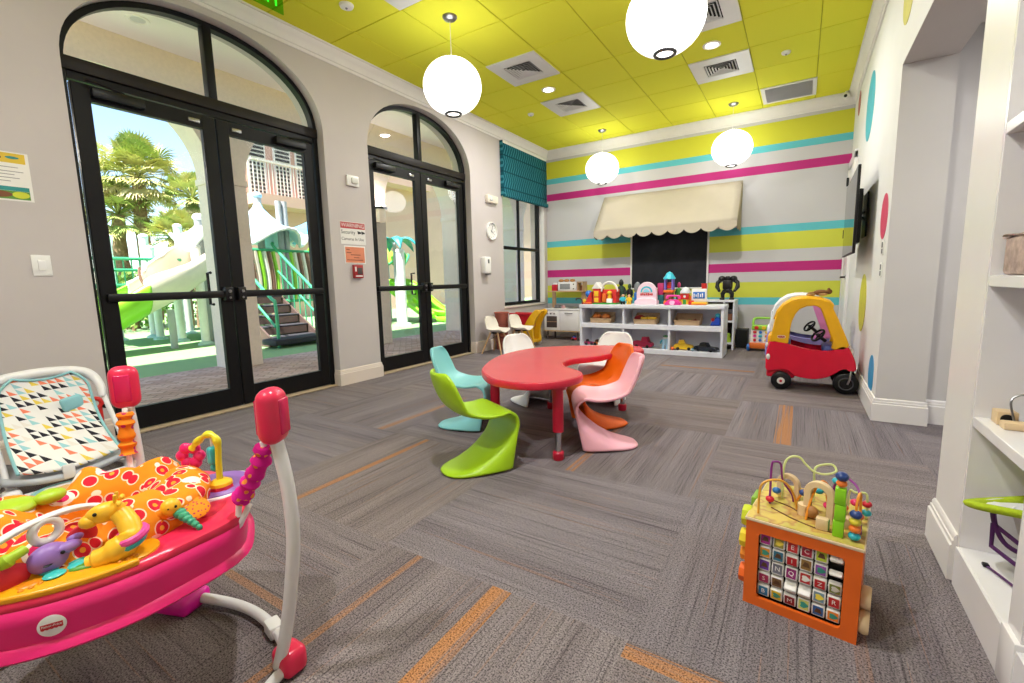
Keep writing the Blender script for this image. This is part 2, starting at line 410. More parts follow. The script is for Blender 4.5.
# ------------------------------------------------------------------ glazed double doors, window, side door
FX0, FX1 = -4.265, -4.195       # frame depth range (back, room side)
def arch_pts(o, inset, z_from, n=36):
    a = (o['b']-o['a'])/2-inset; c0 = (o['a']+o['b'])/2; e = o['e']; out = []
    for i in range(n+1):
        th = PI*i/n; dq = -math.cos(th); zz = o['z1']+(o['rise']-inset)*(max(0, 1-abs(dq)**e))**(1/e)
        out.append((c0+a*dq, zz))
    return [(c0-a, z_from)]+out+[(c0+a, z_from)]
def glazed_door(name, o, seed):
    c0 = (o['a']+o['b'])/2; hw = (o['b']-o['a'])/2
    root = sempty(name, (FX1, c0, 0)); org = (FX1, c0, 0)
    # outer frame: jambs and arched head
    outer = arch_pts(o, 0.003, 0); inner = arch_pts(o, .042, 0)
    b = MB(org).mat(bronze); n = len(outer)
    v = [(x, p[0], p[1]) for x in (FX1, FX0) for p in outer+inner]; f = []
    for i in range(n-1):
        f += [(i, i+1, n+i+1, n+i), (2*n+i+1, 2*n+i, 3*n+i, 3*n+i+1), (n+i, n+i+1, 3*n+i+1, 3*n+i), (i+1, i, 2*n+i, 2*n+i+1)]
    b.add(v, f); b.build('door_frame', root)
    b = MB(org).mat(bronze_warm).rbox(FX0, FX1+.012, o['a']+.004, o['b']-.004, 2.535, 2.625, .006).mat(bronze).box(FX0, FX1-.01, o['a']+.05, o['b']-.05, 2.485, 2.536)
    b.build('transom_bar', root)
    b = MB(org).mat(bronze).rbox(FX0, FX1+.004, c0-.034, c0+.034, 2.62, o['z1']+o['rise']-.02, .005); b.build('mullion', root)
    gx = (FX0+FX1)/2
    for s in (-1, 1):                                    # two quarter-arch panes
        pts = [p for p in arch_pts(o, .036, 2.62) if (p[0]-c0)*s > 0.02]
        pts = ([(c0+s*.03, 2.62)]+pts[::-1]+[(c0+s*.03, o['z1']+o['rise']-.038)]) if s > 0 else (pts+[(c0-.03, o['z1']+o['rise']-.038), (c0-.03, 2.62)])
        MB(org).mat(pane_glass).prism(pts, gx-.004, gx+.004, 'yz').build('transom_pane', root)
    b = MB(org).mat(pm('tan threshold', '#b6a184', .6)).rbox(XW-.2, XW-.035, o['a']+.003, o['b']-.003, 0, .013, .004); b.build('threshold', root)
    for s in (-1, 1):
        ya, yb = (c0-hw+.058, c0-.004) if s < 0 else (c0+.004, c0+hw-.058)
        L = MB(org).mat(bronze)
        st = .10
        x0, x1 = FX0+.012, FX1-.008
        L.rbox(x0, x1, ya, ya+st, .02, 2.475, .004, 1).rbox(x0, x1, yb-st, yb, .02, 2.475, .004, 1)
        L.box(x0+.002, x1-.002, ya+st-.002, yb-st+.002, .02, .185).box(x0+.002, x1-.002, ya+st-.002, yb-st+.002, 2.365, 2.473)
        leaf = L.build('door_leaf', root)
        MB(org).mat(pane_glass).box(gx-.004, gx+.004, ya+st, yb-st, .183, 2.367).build('pane', leaf)
        b = MB(org).mat(black_plastic).rbox(x1-.004, x1+.045, ya+.03, yb-.02, .985, 1.045, .012)
        ye = yb-.05 if s < 0 else ya+.05
        b.rbox(x1-.002, x1+.06, ye-.035, ye+.035, .96, 1.075, .01)
        b.build('push_bar', leaf)
        MB(org).mat(steel).cyl((x1+.055, ye, 1.04), (x1+.072, ye, 1.04), .013).cyl((x1+.055, ye, .985), (x1+.068, ye, .985), .009).build('lock_cylinder', leaf)
        # exterior pull seen through the glass
        yp = yb-st-.035 if s < 0 else ya+st+.035
        if s < 0:
            b = MB(org).mat(black_plastic).tube([(x0-.005, yp, .93), (x0-.06, yp, .93), (x0-.06, yp, 1.20), (x0-.005, yp, 1.20)], .012, 8); b.build('pull_handle', leaf)
        yh = ya+.10 if s < 0 else yb-.10
        d = 1 if s < 0 else -1
        b = MB(org).mat(black_plastic).rbox(x1-.005, x1+.05, min(yh, yh+d*.30), max(yh, yh+d*.30), 2.39, 2.455, .008)
        b.tube([(x1+.035, yh+d*.18, 2.46), (x1+.075, yh+d*.02, 2.472), (x1+.06, yh-d*.04, 2.478)], .009, 6); b.build('door_closer', leaf)
        b = MB(org).mat(steel).rbox(x1-.002, x1+.012, yb-.2 if s < 0 else ya+.12, yb-.12 if s < 0 else ya+.2, 2.40, 2.43, .003); b.build('latch_plate', leaf)
    return root
glazed_door('door_1', D1, 1); glazed_door('door_2', D2, 2)

# window in the corner
wr = sempty('window_1', (FX1, 6.98, .66)); org = (FX1, 6.98, .66)
ya, yb, z0, z1 = W3['a']+.002, W3['b']-.03, .662, 2.748
b = MB(org).mat(bronze)
for (p, q, r, s_) in ((ya, ya+.05, z0, z1), (yb-.05, yb, z0, z1), (ya+.045, yb-.045, z0, z0+.05), (ya+.045, yb-.045, z1-.05, z1)): b.rbox(FX0, FX1, p, q, r, s_, .004, 1)
b.build('window_frame', wr)
ym = (ya+yb)/2-.02
MB(org).mat(bronze).rbox(FX0+.01, FX1+.006, ya+.04, yb-.04, 1.605, 1.655, .004).build('muntin', wr)
MB(org).mat(bronze).box(FX0+.02, FX1-.01, ym-.016, ym+.016, z0+.03, z1-.03).build('muntin', wr)
MB(org).mat(pane_glass).box(gxw := (FX0+FX1)/2-.004, gxw+.008, ya+.04, yb-.04, z0+.04, z1-.04).build('pane', wr)
MB(org).mat(trim_warm).rbox(FX1+.002, XW+.02, ya-.03, W3['b']+.02, .625, .6545, .006).build('window_sill', wr)
MB(org).mat(trim_white).box(FX1-.07, XW-.001, yb, W3['b']-.0005, z0, z1).build('window_jamb', wr)

# white door in the right wall by the corner
dr = sempty('door_3', (XR, 7.4, 0)); org = (XR, 7.4, 0)
b = MB(org).mat(trim_white)
for q0, q1, a0, a1 in ((6.92, 7.02, 0, 2.5), (7.70, 7.78, 0, 2.5), (6.92, 7.78, 2.42, 2.52)): b.rbox(XR-.03, XR+.01, q0, q1, a0, a1, .006)
b.build('door_casing', dr)
b = MB(org).mat(trim_white).rbox(XR-.018, XR+.02, 7.025, 7.695, .01, 2.415, .004)
for za, zb in ((.2, .95), (1.1, 2.25)):
    b.rbox(XR-.024, XR-.01, 7.12, 7.60, za, zb, .006)
lf = b.build('door_leaf', dr)
for zz in (.3, 1.59, 2.27): MB(org).mat(black_plastic).cyl((XR-.036, 7.698, zz-.055), (XR-.036, 7.698, zz+.055), .011, n=10).box(XR-.034, XR-.02, 7.685, 7.71, zz-.05, zz+.05).build('hinge', lf)
b = MB(org).mat(black_plastic).cyl((XR-.018, 7.09, 1.02), (XR-.028, 7.09, 1.02), .03).cyl((XR-.028, 7.09, 1.02), (XR-.07, 7.09, 1.02), .011).tube([(XR-.068, 7.085, 1.02), (XR-.068, 7.16, 1.02), (XR-.066, 7.20, 1.015)], .011, 8)
b.build('lever_handle', lf)
# ------------------------------------------------------------------ outside: covered arcade, lawn, playground, palms
stucco = pm('cream stucco', '#e2d3c4', .9, var=.04, scale=25, bump=.1)
porch_white = pm('porch ceiling plaster', '#f2ede8', .9, var=.01)
m, t = raw('herringbone pavers', .9, spec=.2)
x, y, z = t.sep(t.coord()); br = t.new('ShaderNodeTexBrick'); t.l.new(t.comb(t.math('MULTIPLY', t.math('ADD', x, y), .7071), t.math('MULTIPLY', t.math('SUBTRACT', x, y), .7071), 0.0), br.inputs['Vector'])
br.inputs['Scale'].default_value = 1; br.inputs['Brick Width'].default_value = .2; br.inputs['Row Height'].default_value = .1; br.inputs['Mortar Size'].default_value = .006
br.inputs['Color1'].default_value = (*lin('#c2aca2'), 1); br.inputs['Color2'].default_value = (*lin('#a88e84'), 1); br.inputs['Mortar'].default_value = (*lin('#7a706c'), 1)
t.l.new(br.outputs[0], t.b.inputs['Base Color'])
b = MB().mat(m).box(-6.90, XW-.3, -4, 14, -.14, -.02); struct(b.build('porch_floor'))
m, t = raw('artificial turf', .95, spec=.1); n1 = t.noise(t.coord(), 220, 3); n2 = t.noise(t.coord(), .8, 2)
t.l.new(t.mix(n2, t.ramp(n1, [(.3, '#6a9460'), (.7, '#9cbf8c')]), t.ramp(n1, [(.3, '#769e68'), (.7, '#aecb9a')])), t.b.inputs['Base Color']); t.bump(n1, .6, .02)
b = MB().mat(m).box(-60, -6.90, -30, 60, -.16, -.03); struct(b.build('lawn'))
ar = [dict(a=a, b=a+2.03, z0=-.03, z1=2.48, rise=1.0, e=2.0) for a in (-3.85, -1.40, 1.05, 3.50, 5.96, 8.42, 10.87)]
b = MB(); pierced(b, -4, 14, 12.0, ar, -6.45, -6.86, 'x', stucco, stucco, z_bot=-.03)  # wall carried up out of view so its shade reaches the turf
b.mat(stucco)
for a in (-1.82, .63, 3.08, 5.53, 7.99, 10.45): b.rbox(-6.88, -6.43, a-.02, a+.44, 2.42, 2.50, .01)
struct(b.build('wall_arcade'))
b = MB().mat(porch_white).box(-6.86, XW-.3, -4, 14, 3.85, 3.97).mat(stucco).box(-7.0, XW, -4, 14, 12.0, 12.15); struct(b.build('ceiling_porch'))  # high stucco slab added out of view, helps shade the lawn edge
# round lights in the porch ceiling
def can_light(name, x, y, z, label, cat, r, group, lit=None):
    o = thing(name, label, cat, (x, y, z), 0, group)
    MB().mat(pm('white enamel ring', '#f0eeea', .3, var=.02)).lathe([(r*.78, -.004), (r*.8, -.01), (r, -.008), (r*1.03, 0), (r*.78, 0)], 24).build('trim_ring', o)
    e = pm('lit lamp lens '+str(lit), '#fff6e8', .4, emit=('#fff1dc', lit)) if lit else pm('frosted lamp lens', '#cfd0d0', .3)
    MB().mat(e).lathe([(0, -.006), (r*.5, -.0055), (r*.78, -.003), (r*.78, 0)], 24).build('lens', o); return o
can_light('porch_light', -5.95, 2.28, 3.85, 'round downlight in the porch ceiling, seen through the left half of the nearer door arch', 'light', .10, None)
can_light('porch_light', -5.62, 4.22, 3.85, 'small round downlight in the porch ceiling beyond the right half of the nearer door arch', 'light', .08, None)
can_light('porch_light', -5.35, 5.25, 3.85, 'lit round downlight in the porch ceiling beyond the farther door arch', 'light', .10, None, 4.0)
# ------------------------------------------------------------------ playground and planting beyond the arcade
GZ = -.03
cream = pm('cream slide plastic', '#e4dccb', .4, var=.03); lime_pl = pm('playground lime', '#8ccf2e', .4, var=.04); green_rail = pm('playground green rail', '#3fa377', .4); post_g = pm('powder grey post', '#a9adb2', .4); post_w = pm('white post', '#e8e8e4', .5); teal_leaf = pm('playground teal', '#2f9aa0', .45)
can_pale = pm('pale blue canopy fabric', '#b4d8f0', .6); can_blue = pm('blue canopy fabric', '#5fb2e6', .6); can_white = pm('white canopy fabric', '#e9edf2', .6); brown_pl = pm('playground brown', '#7a5a48', .5)
def post(name, x, y, h, r, m, label, grp, cap=True):
    o = thing(name, label, 'post', (x, y, GZ), 0, grp); MB().mat(m).cyl((0, 0, 0), (0, 0, h), r, n=18).build('shaft', o)
    if cap: MB().mat(m).ell((0, 0, h), (r*1.12, r*1.12, r*.8), 16, 8).build('cap', o)
    MB().mat(pm('post shoe', '#b8d6cc', .5)).lathe([(0, 0), (r*1.9, 0), (r*1.8, .03), (r*1.05, .07), (0, .07)], 18).build('shoe', o); return o
# twisting slide: open chute with a green mouth
o = thing('playground_slide', 'cream twisting slide on the lawn behind the left leaf of the nearer door', 'slide', (-10, 3.9, GZ)); org = (-10, 3.9, GZ)
path = spl([(-10.6, 5.3, 1.48), (-10.45, 4.7, 1.38), (-10.1, 4.15, 1.10), (-9.85, 3.65, .82), (-9.85, 3.25, .58)], 8)
def chute(path, w, hgt):
    def fn(u, v):
        k = v*(len(path)-1); i = min(int(k), len(path)-2); p = path[i].lerp(path[i+1], k-i); d = (path[i+1]-path[i]).normalized(); s = Vector((-d.y, d.x, 0)).normalized(); a = PI*(u-.5)*1.25
        return p+s*(w*math.sin(a))+Vector((0, 0, hgt*(1-math.cos(a))))
    return fn
MB(org).mat(cream).grid(chute(path, .46, .46), 16, 40).build('chute', o, solid=.05)
mouth = spl([(-9.85, 3.32, .62), (-9.85, 3.0, .44), (-9.8, 2.62, .26), (-9.75, 2.2, .2)], 6)
MB(org).mat(lime_pl).grid(chute(mouth, .48, .42), 16, 16).build('exit_mouth', o, solid=.05)
b = MB(org).mat(cream).ell((-10.5, 4.9, 1.78), (.5, .42, .5), 22, 14); b.build('hood', o)
MB(org).mat(brown_pl).tube([chute(path, .47, .47)(0.02 if k < 1 else 0, .5) if False else (path[22]+Vector((.0, .42*math.sin(a), 0))*1.0+Vector((.42*math.cos(a)*.4, 0, .42-.42*math.cos(a)))) for k, a in enumerate([PI*(i/14-.5)*1.25 for i in range(15)])], .025, 6).build('joint_band', o)
for x, y, h in ((-9.9, 3.75, .70), (-10.25, 4.45, 1.1)): MB(org).mat(post_g).cyl((x, y, GZ), (x, y, h), .06, n=14).build('support', o)
# raised deck with posts behind the slide
o = thing('play_deck', 'raised play deck with green rails behind the cream slide', 'play structure', (-11.6, 4.6, GZ)); org = (-11.6, 4.6, GZ)
MB(org).mat(green_rail).rbox(-12.6, -10.7, 3.0, 6.1, 1.12, 1.2, .02).build('deck', o)
for zz in (1.45, 1.66): MB(org).mat(green_rail).tube([(-10.72, 2.6, zz), (-10.72, 4.35, zz)], .03, 8).tube([(-10.72, 5.0, zz), (-10.72, 6.1, zz)], .03, 8).build('rail', o)
for i in range(14): MB(org).mat(green_rail).cyl((-10.72, 2.65+i*.125, 1.2), (-10.72, 2.65+i*.125, 1.66), .013, n=8).build('baluster', o)
MB(org).mat(pm('olive crate brown', '#8d7a50', .8)).rbox(-11.3, -11.2, 2.7, 3.3, .3, 1.1, .02).build('climb_panel', o)  # one plain brown over the whole climbing panel
for x, y, lab in ((-12.0, 4.30, 'white playground post left of the slide supports on the lawn'), (-11.0, 4.32, 'white playground post in the middle of the lawn under the play deck'), (-9.9, 4.29, 'white playground post nearest the arcade column on the lawn')): post('playground_post', x, y, 1.9 if x > -11.5 else 2.0, .075, post_w, lab, 'white playground posts')
for x, y, h, lab in ((-12.6, 3.75, 2.25, 'round topped white post behind the slide at the left'), (-12.7, 4.45, 2.3, 'round topped white post behind the slide in the middle'), (-12.8, 5.2, 2.6, 'round topped white post beside the grey mushroom canopy')): post('playground_post', x, y, h, .09, post_w, lab, 'round topped white posts')
def canopy(name, x, y, zt, r, drop, m1, m2, label, ph=0, pole=True, lobes=4):
    o = thing(name, label, 'canopy', (x, y, GZ))
    def fn(u, v):
        a = 2*PI*u+ph; rr = r*v*(1+.16*math.cos(lobes*a)); return (rr*math.cos(a), rr*math.sin(a), zt-drop*(v**.55)+.16*v*v*math.cos(lobes*a))
    MB().mat(m1).grid(fn, 40, 10, True).build('fabric', o, solid=.02)
    MB().mat(m2).tube([Vector(fn(i/40, 1)) for i in range(40)], .035, 8, closed=True).build('edge_tube', o)
    if pole: MB().mat(post_g).cyl((0, 0, 0), (0, 0, zt), .075, n=16).build('pole', o)
    MB().mat(m1).ell((0, 0, zt), (.10, .10, .08), 12, 8).build('finial', o); return o
canopy('shade_canopy', -10.15, 4.50, 2.5, .40, .50, can_white, can_white, 'small white mushroom canopy beside the column between the door leaves', 0, True, 3)
canopy('shade_canopy', -10.2, 5.75, 3.1, .95, .95, can_pale, can_white, 'blue and white peaked canopy over the stairs seen through the right leaf', .6)
canopy('shade_canopy', -10.6, 7.75, 3.4, 1.0, 1.1, can_blue, can_white, 'second blue and white peaked canopy at the right edge of the right leaf', .3)
# stairs
o = thing('playground_stairs', 'dark playground stairs climbing behind the right leaf of the nearer door', 'stairs', (-8.6, 5.2, GZ)); org = (-8.6, 5.2, GZ)
blk = pm('rubber black', '#34333a', .8); 
for k in range(5):
    x0 = -8.15-k*.27
    MB(org).mat(blk).rbox(x0-.30, x0, 4.62, 5.55, .14+k*.19-.035, .14+k*.19, .01).build('tread', o)
    MB(org).mat(pm('riser brown', '#5d4a44', .7)).box(x0-.012, x0, 4.66, 5.51, k*.19-.02, .14+k*.19-.036).build('riser', o)
MB(org).mat(blk).rbox(-8.2, -7.75, 4.45, 5.75, .03, .14, .03).build('landing', o)
for y in (4.60, 5.57): MB(org).mat(pm('riser brown', '#5d4a44', .7)).prism([(-8.15, -.02), (-9.5, -.02), (-9.5, .98), (-8.15, .15)], y-.02, y+.02, 'xz').build('stringer', o)
for y in (4.60, 5.60):
    b = MB(org).mat(green_rail).tube(spl([(-7.9, y, GZ), (-7.9, y, .75), (-8.1, y, .92), (-9.4, y, 1.85), (-9.5, y, 2.0)], 6), .03, 8); b.build('handrail', o)
    b = MB(org).mat(green_rail).tube(spl([(-7.95, y, .35), (-8.15, y, .5), (-9.4, y, 1.4)], 6), .022, 8); b.build('handrail', o)
for i in range(8): MB(org).mat(green_rail).cyl((-8.0-i*.18, 5.60, max(.1, i*.125)), (-8.0-i*.18, 5.60, .82+i*.125), .013, n=8).build('baluster', o)
# striped barrier panel
o = thing('striped_barrier', 'barrier of wavy white, brown and green slats above the playground stairs', 'barrier', (-9.55, 6.2, GZ)); org = (-9.55, 6.2, GZ)
cols = [post_w, brown_pl, cream, lime_pl, post_w, brown_pl, lime_pl, lime_pl, brown_pl, cream, lime_pl, post_w, brown_pl]
for i in range(26):
    y = 5.05+i*.098
    if 5.72 < y < 5.98: continue
    MB(org).mat(cols[i % 13]).tube([(-9.55, y+.035*math.sin(k*.5), .78+k*.13) for k in range(9)], .044, 6).build('slat', o)
for zz in (.76, 1.84): MB(org).mat(green_rail).tube([(-9.55, 5.0, zz), (-9.55, 7.65, zz)], .035, 8).build('rail', o)
for y in (5.85, 5.98): MB(org).mat(post_g).cyl((-9.6, y, GZ), (-9.6, y, 2.9), .06, n=14).build('post', o)
MB(org).mat(lime_pl).ell((-9.55, 6.75, 1.86), (.04, .33, .16), 20, 10).build('leaf_top', o)
# second slide, teal leaf tree and canopy behind door two
o = thing('playground_slide', 'bright lime wide slide on the lawn behind the left leaf of the farther door', 'slide', (-10, 10.3, GZ)); org = (-10, 10.3, GZ)
for k, y0 in enumerate((8.95, 9.42, 9.89)):
    path = spl([(-10.4+.1*k, y0, 1.05), (-10.0+.05*k, y0+.15, .95), (-9.4, y0+.35, .50), (-9.0, y0+.55, .16), (-8.7, y0+.75, .08)], 6)
    MB(org).mat(lime_pl).grid(chute(path, .24, .14), 10, 24).build('lane', o, solid=.04)
MB(org).mat(lime_pl).rbox(-10.75, -10.3, 8.7, 10.2, .98, 1.06, .02).build('deck', o)
for y in (8.8, 10.1): MB(org).mat(post_g).cyl((-10.6, y, GZ), (-10.6, y, 1.0), .05, n=12).build('support', o)
MB(org).mat(lime_pl).rbox(-8.75, -8.1, 9.7, 11.0, -.02, .12, .05).build('landing', o)
post('playground_post', -9.0, 8.75, 1.95, .11, post_w, 'white post with a ball top in front of the lime slide', 'white playground posts')
o = thing('leaf_tree', 'teal plastic leaf tree on a pole above the lime slide', 'play structure', (-9.4, 8.95, GZ))
MB().mat(post_g).cyl((0, 0, 0), (0, 0, 2.25), .05, n=14).build('pole', o)
for k in range(6):
    a = k*PI/3+.5
    def lf(u, v, a=a):
        s = 2*u-1; r = .08+.62*v; w = .17*math.sin(PI*min(1, v*.92+.08))**.8*(1-.25*v)
        x, y = r*math.cos(a)-w*s*math.sin(a), r*math.sin(a)+w*s*math.cos(a); return (x, y, 2.25+.22*math.sin(v*2.2)-.38*v*v-.05*abs(s))
    MB().mat(teal_leaf).grid(lf, 6, 10).build('leaf', o, solid=.02)
canopy('shade_canopy', -10.4, 9.55, 2.25, .62, .42, lime_pl, green_rail, 'lime green canopy over the top of the lime slide', .2, True, 5)
# building across the lawn
pinkish = pm('pink beige render', '#d2aa9a', .9, var=.03, scale=2)
o = thing('hotel_building', 'tall pink beige building with balconies beyond the playground', 'building', (-16.5, 15, GZ)); org = (-16.5, 15, GZ)
MB(org).mat(pinkish).box(-17.4, -15.5, 8.0, 34, GZ, 13).build('wall', o)
MB(org).mat(pm('white pilaster', '#ece8e2', .8)).box(-15.7, -15.3, 11.2, 11.9, GZ, 13).build('pilaster', o)
MB(org).mat(pm('white pilaster', '#ece8e2', .8)).box(-15.6, -15.2, 8.0, 34, 6.6, 6.9).build('cornice', o)
for z in (4.05,):
    s = MB(org).mat(pinkish).box(-15.6, -14.6, 8.15, 10.9, z-.35, z).build('balcony_slab', o)
    b = MB(org).mat(pm('balcony rail', '#d8ccc4', .6))
    for i in range(22): b.box(-14.66, -14.62, 8.2+i*.123, 8.225+i*.123, z, z+1.0)
    b.box(-14.68, -14.60, 8.15, 10.9, z+.98, z+1.05); b.build('balustrade', o)
for y in (8.5, 9.4, 10.2):
    w = MB(org).mat(pm('shutter frame', '#e6e2dc', .6)).box(-15.55, -15.44, y, y+.62, 4.1, 6.3).build('shutter_frame', o)
    b = MB(org).mat(pm('louvre dark', '#3a3634', .6))
    for i in range(16): b.box(-15.45, -15.41, y+.06, y+.56, 4.2+i*.13, 4.275+i*.13)
    b.build('louvres', w)
MB(org).mat(pinkish).rbox(-15.5, -14.7, 12.7, 13.6, 4.6, 5.3, .1).build('corbel', o)
MB(org).mat(pinkish).box(-15.55, -14.75, 12.6, 16.5, 5.3, 9).build('bay', o)
# palms and shrubs
bark = pm('palm bark', '#8d745a', .95, var=.3, scale=14, bump=.5)
def fan_palm(x, y, h, R, n, label, seed, tint):
    rnd = random.Random(seed); o = thing('fan_palm', label, 'palm tree', (x, y, GZ), 0, 'fan palms beyond the playground')
    MB().mat(bark).tube([(.12*math.sin(k*.7), 0, h*k/10) for k in range(11)], [.20-.006*k+.02*(k % 2) for k in range(11)], 12).build('trunk', o)
    mats = [pm('palm green %d' % k, c, .7, var=.15) for k, c in enumerate(('#b0b466', '#c6c47c', '#8fa452', '#d8cc96'))]
    b = MB(); top = Vector((.08, 0, h))
    for i in range(n):
        el = rnd.uniform(-.75, 1.45); az = rnd.uniform(0, 2*PI); L = R*rnd.uniform(.55, .8); d = Vector((math.cos(az)*math.cos(el), math.sin(az)*math.cos(el), math.sin(el)))
        tip = top+d*L+Vector((0, 0, -.12*R*math.cos(el)**2)); b.mat(mats[3] if el < -.35 and rnd.random() < .6 else mats[rnd.randrange(3)])
        b.tube([top, top+d*L*.5+Vector((0, 0, .02*R)), tip], .014, 4)
        side = d.cross(Vector((0, 0, 1)));  side = side.normalized() if side.length > .1 else Vector((1, 0, 0)); up = side.cross(d).normalized()
        F = R*rnd.uniform(.42, .55); nb = 21
        for k in range(nb):
            a = (k/(nb-1)-.5)*3.3; dd = (d*math.cos(a)+side*math.sin(a)+up*rnd.uniform(-.05, .15)).normalized(); nn = (side*math.cos(a)-d*math.sin(a)); w = .030*R/1.2
            m1 = tip+dd*F*.5; e = tip+dd*F*(1-.2*abs(a)/1.65)+Vector((0, 0, -.16*F-.12*F*abs(a)))
            b.add([tip, m1-nn*w, e, m1+nn*w], [(0, 1, 2, 3)])
    b.build('crown', o, sharp=None); return o
fan_palm(-16.0, 5.65, 4.25, 1.15, 90, 'tall fan palm at the left, tallest seen through the nearer door', 3, 0)
fan_palm(-13.9, 5.55, 2.4, .72, 60, 'low fan palm right of the tall one, behind the slide', 5, 0)
fan_palm(-14.6, 6.35, 3.6, .75, 60, 'fan palm partly hidden by the arcade column, behind the other palms', 8, 0)
fan_palm(-16.2, 5.15, 3.2, .95, 60, 'fan palm with drooping dry leaves in front of the tall palm', 12, 0)
def shrub(x, y, r, h, label, seed, c1, c2):
    rnd = random.Random(seed); o = thing('shrub', label, 'shrub', (x, y, GZ), 0, 'shrubs at the edge of the lawn'); b = MB(); ms = [pm('leaf '+c1, c1, .8, var=.2), pm('leaf '+c2, c2, .8, var=.2)]
    for i in range(520):
        a, q = rnd.uniform(0, 2*PI), rnd.random()**.5; z = h*rnd.random(); rr = r*(1-.55*(z/h)**2)*q; p = Vector((rr*math.cos(a), rr*math.sin(a), z+.05)); d = Vector((rnd.gauss(0, 1), rnd.gauss(0, 1), rnd.gauss(.3, 1))).normalized(); s = d.orthogonal().normalized(); L = rnd.uniform(.12, .22)
        b.mat(ms[rnd.randrange(2)]).add([p, p+d*L*.5+s*L*.28, p+d*L, p+d*L*.5-s*L*.28], [(0, 1, 2, 3)])
    b.build('foliage', o, sharp=None); MB().mat(bark).cyl((0, 0, 0), (0, 0, h*.6), .05, .02, 8).build('stem', o)
for k, (x, y, r, h, lab) in enumerate(((-15.0, 3.3, 1.0, 1.7, 'dark green shrub at the left edge of the nearer door glass'), (-15.3, 4.9, .9, 1.5, 'green shrub under the tall fan palm'), (-17.6, 7.1, .9, 1.9, 'green shrub behind the white posts of the playground'), (-13.4, 6.9, .7, 1.3, 'olive shrub right of the white posts by the building'))): shrub(x, y, r, h, lab, 20+k, '#4f7a34', '#7d9a44' if k % 2 else '#648a3a')
# wall lamps on the arcade columns
def lantern(y, label):
    o = thing('porch_wall_lamp', label, 'wall lamp', (-6.45, y, 2.30), 0, 'porch wall lamps')
    MB().mat(bronze_warm).rbox(0, .03, -.06, .06, -.14, .14, .01).build('back_plate', o); MB().mat(pm('lamp glass', '#cfc6b0', .3, emit=('#ffe6c4', .25))).rbox(.04, .17, -.075, .075, -.14, .10, .012).build('lamp_glass', o)
    b = MB().mat(bronze_warm)
    for q in ((.02, .045, -.095, .095), (.165, .19, -.095, .095), (.045, .165, -.095, -.07), (.045, .165, .07, .095)): b.box(*q, .085, .125)
    b.build('lamp_collar', o)
    l = bpy.data.lights.new('lantern_glow', 'POINT'); l.energy = 28; l.color = (1, .93, .84); l.shadow_soft_size = .06
    q = bpy.data.objects.new('lantern_glow', l); COL.objects.link(q); q.location = (-6.345, y, 2.47)
lantern(5.75, 'bronze wall lamp on the arcade column behind the farther door')
for y in (.85, -1.6): lantern(y, 'added bronze wall lamp, unseen behind the wall left of the nearer door, lighting the porch')  # added lamps out of view, there only to light the porch
# ------------------------------------------------------------------ lamps, vents and ceiling fittings
m, t = raw('glowing lamp shade', .6); t.b.inputs['Base Color'].default_value = (.9, .9, .88, 1)
t.b.inputs['Emission Color'].default_value = (.985, .985, 1.0, 1); t.b.inputs['Emission Strength'].default_value = GLOBE_EMISSION; globe_mat = m
rib_mat = pm('lamp shade rib', '#d0d0ce', .5, emit=('#fffaf2', .45))
lens_mat = pm('lamp bottom lens', '#ffffff', .4, emit=('#fff8ee', 3))
dark_ring = pm('dark nickel ring', '#4a4a4c', .3, metal=.6)
def pendant(x, y, label, grp='white ribbed globe pendants'):
    o = thing('pendant_lamp', label, 'pendant lamp', (x, y, H), 0, grp)
    zc = -.588; R, V = .262, .238
    MB().mat(steel).lathe([(0, -.034), (.02, -.034), (.05, -.026), (.066, -.008), (.066, 0)], 28).build('canopy', o)
    MB().mat(white_plastic).cyl((0, 0, -.03), (0, 0, zc+V-.005), .0028, n=8).cyl((0, 0, zc+V-.012), (0, 0, zc+V+.03), .012, .006, 12).build('cord', o)
    a1 = PI/2-.24
    MB().mat(globe_mat).lathe([(R*math.cos(-a1+(2*a1)*i/22), zc+V*math.sin(-a1+(2*a1)*i/22)) for i in range(23)], 56).build('globe_shade', o)
    b = MB().mat(rib_mat)
    for k in range(44):
        a = 2*PI*k/44; ca, sa = math.cos(a), math.sin(a)
        b.tube([((R+.001)*math.cos(-a1+2*a1*i/14)*ca, (R+.001)*math.cos(-a1+2*a1*i/14)*sa, zc+(V+.001)*math.sin(-a1+2*a1*i/14)) for i in range(15)], .0028, 4, caps=False)
    b.build('rib_cage', o)
    MB().mat(dark_ring).torus((0, 0, zc-V*math.sin(a1)-.002), R*math.cos(a1)+.004, .0125, 32, 8).build('bottom_ring', o)
    MB().mat(lens_mat).lathe([(0, -.004), (R*math.cos(a1), -.001), (R*math.cos(a1), .002)], 28, (0, 0, zc-V*math.sin(a1))).build('bottom_lens', o)
    return o
pendant(-2.765, 3.45, 'white ribbed globe lamp hanging over the pier between the two glass doors')
pendant(-.87, 3.43, 'big white ribbed globe lamp cut off by the top of the photo')
pendant(-2.79, 7.23, 'small looking globe lamp hanging in front of the striped wall near the teal blind')
pendant(-.90, 7.26, 'globe lamp hanging in front of the striped wall above the right end of the awning')
for x, y in ((-2.78, -.4), (-.88, -.4)): pendant(x, y, 'added white globe lamp out of view behind the viewer, lighting the near half of the room')  # added globes out of view, for light in the near half
def downlight(x, y, label):
    o = can_light('downlight', x, y, H, label, 'downlight', .085, 'round ceiling downlights', 14.0)
    l = bpy.data.lights.new('downlight_beam', 'AREA'); l.shape = 'DISK'; l.size = .13; l.energy = CAN_WATTS; l.color = (1, .985, .975)
    q = bpy.data.objects.new('downlight_beam', l); COL.objects.link(q); q.location = (x, y, H-.012)
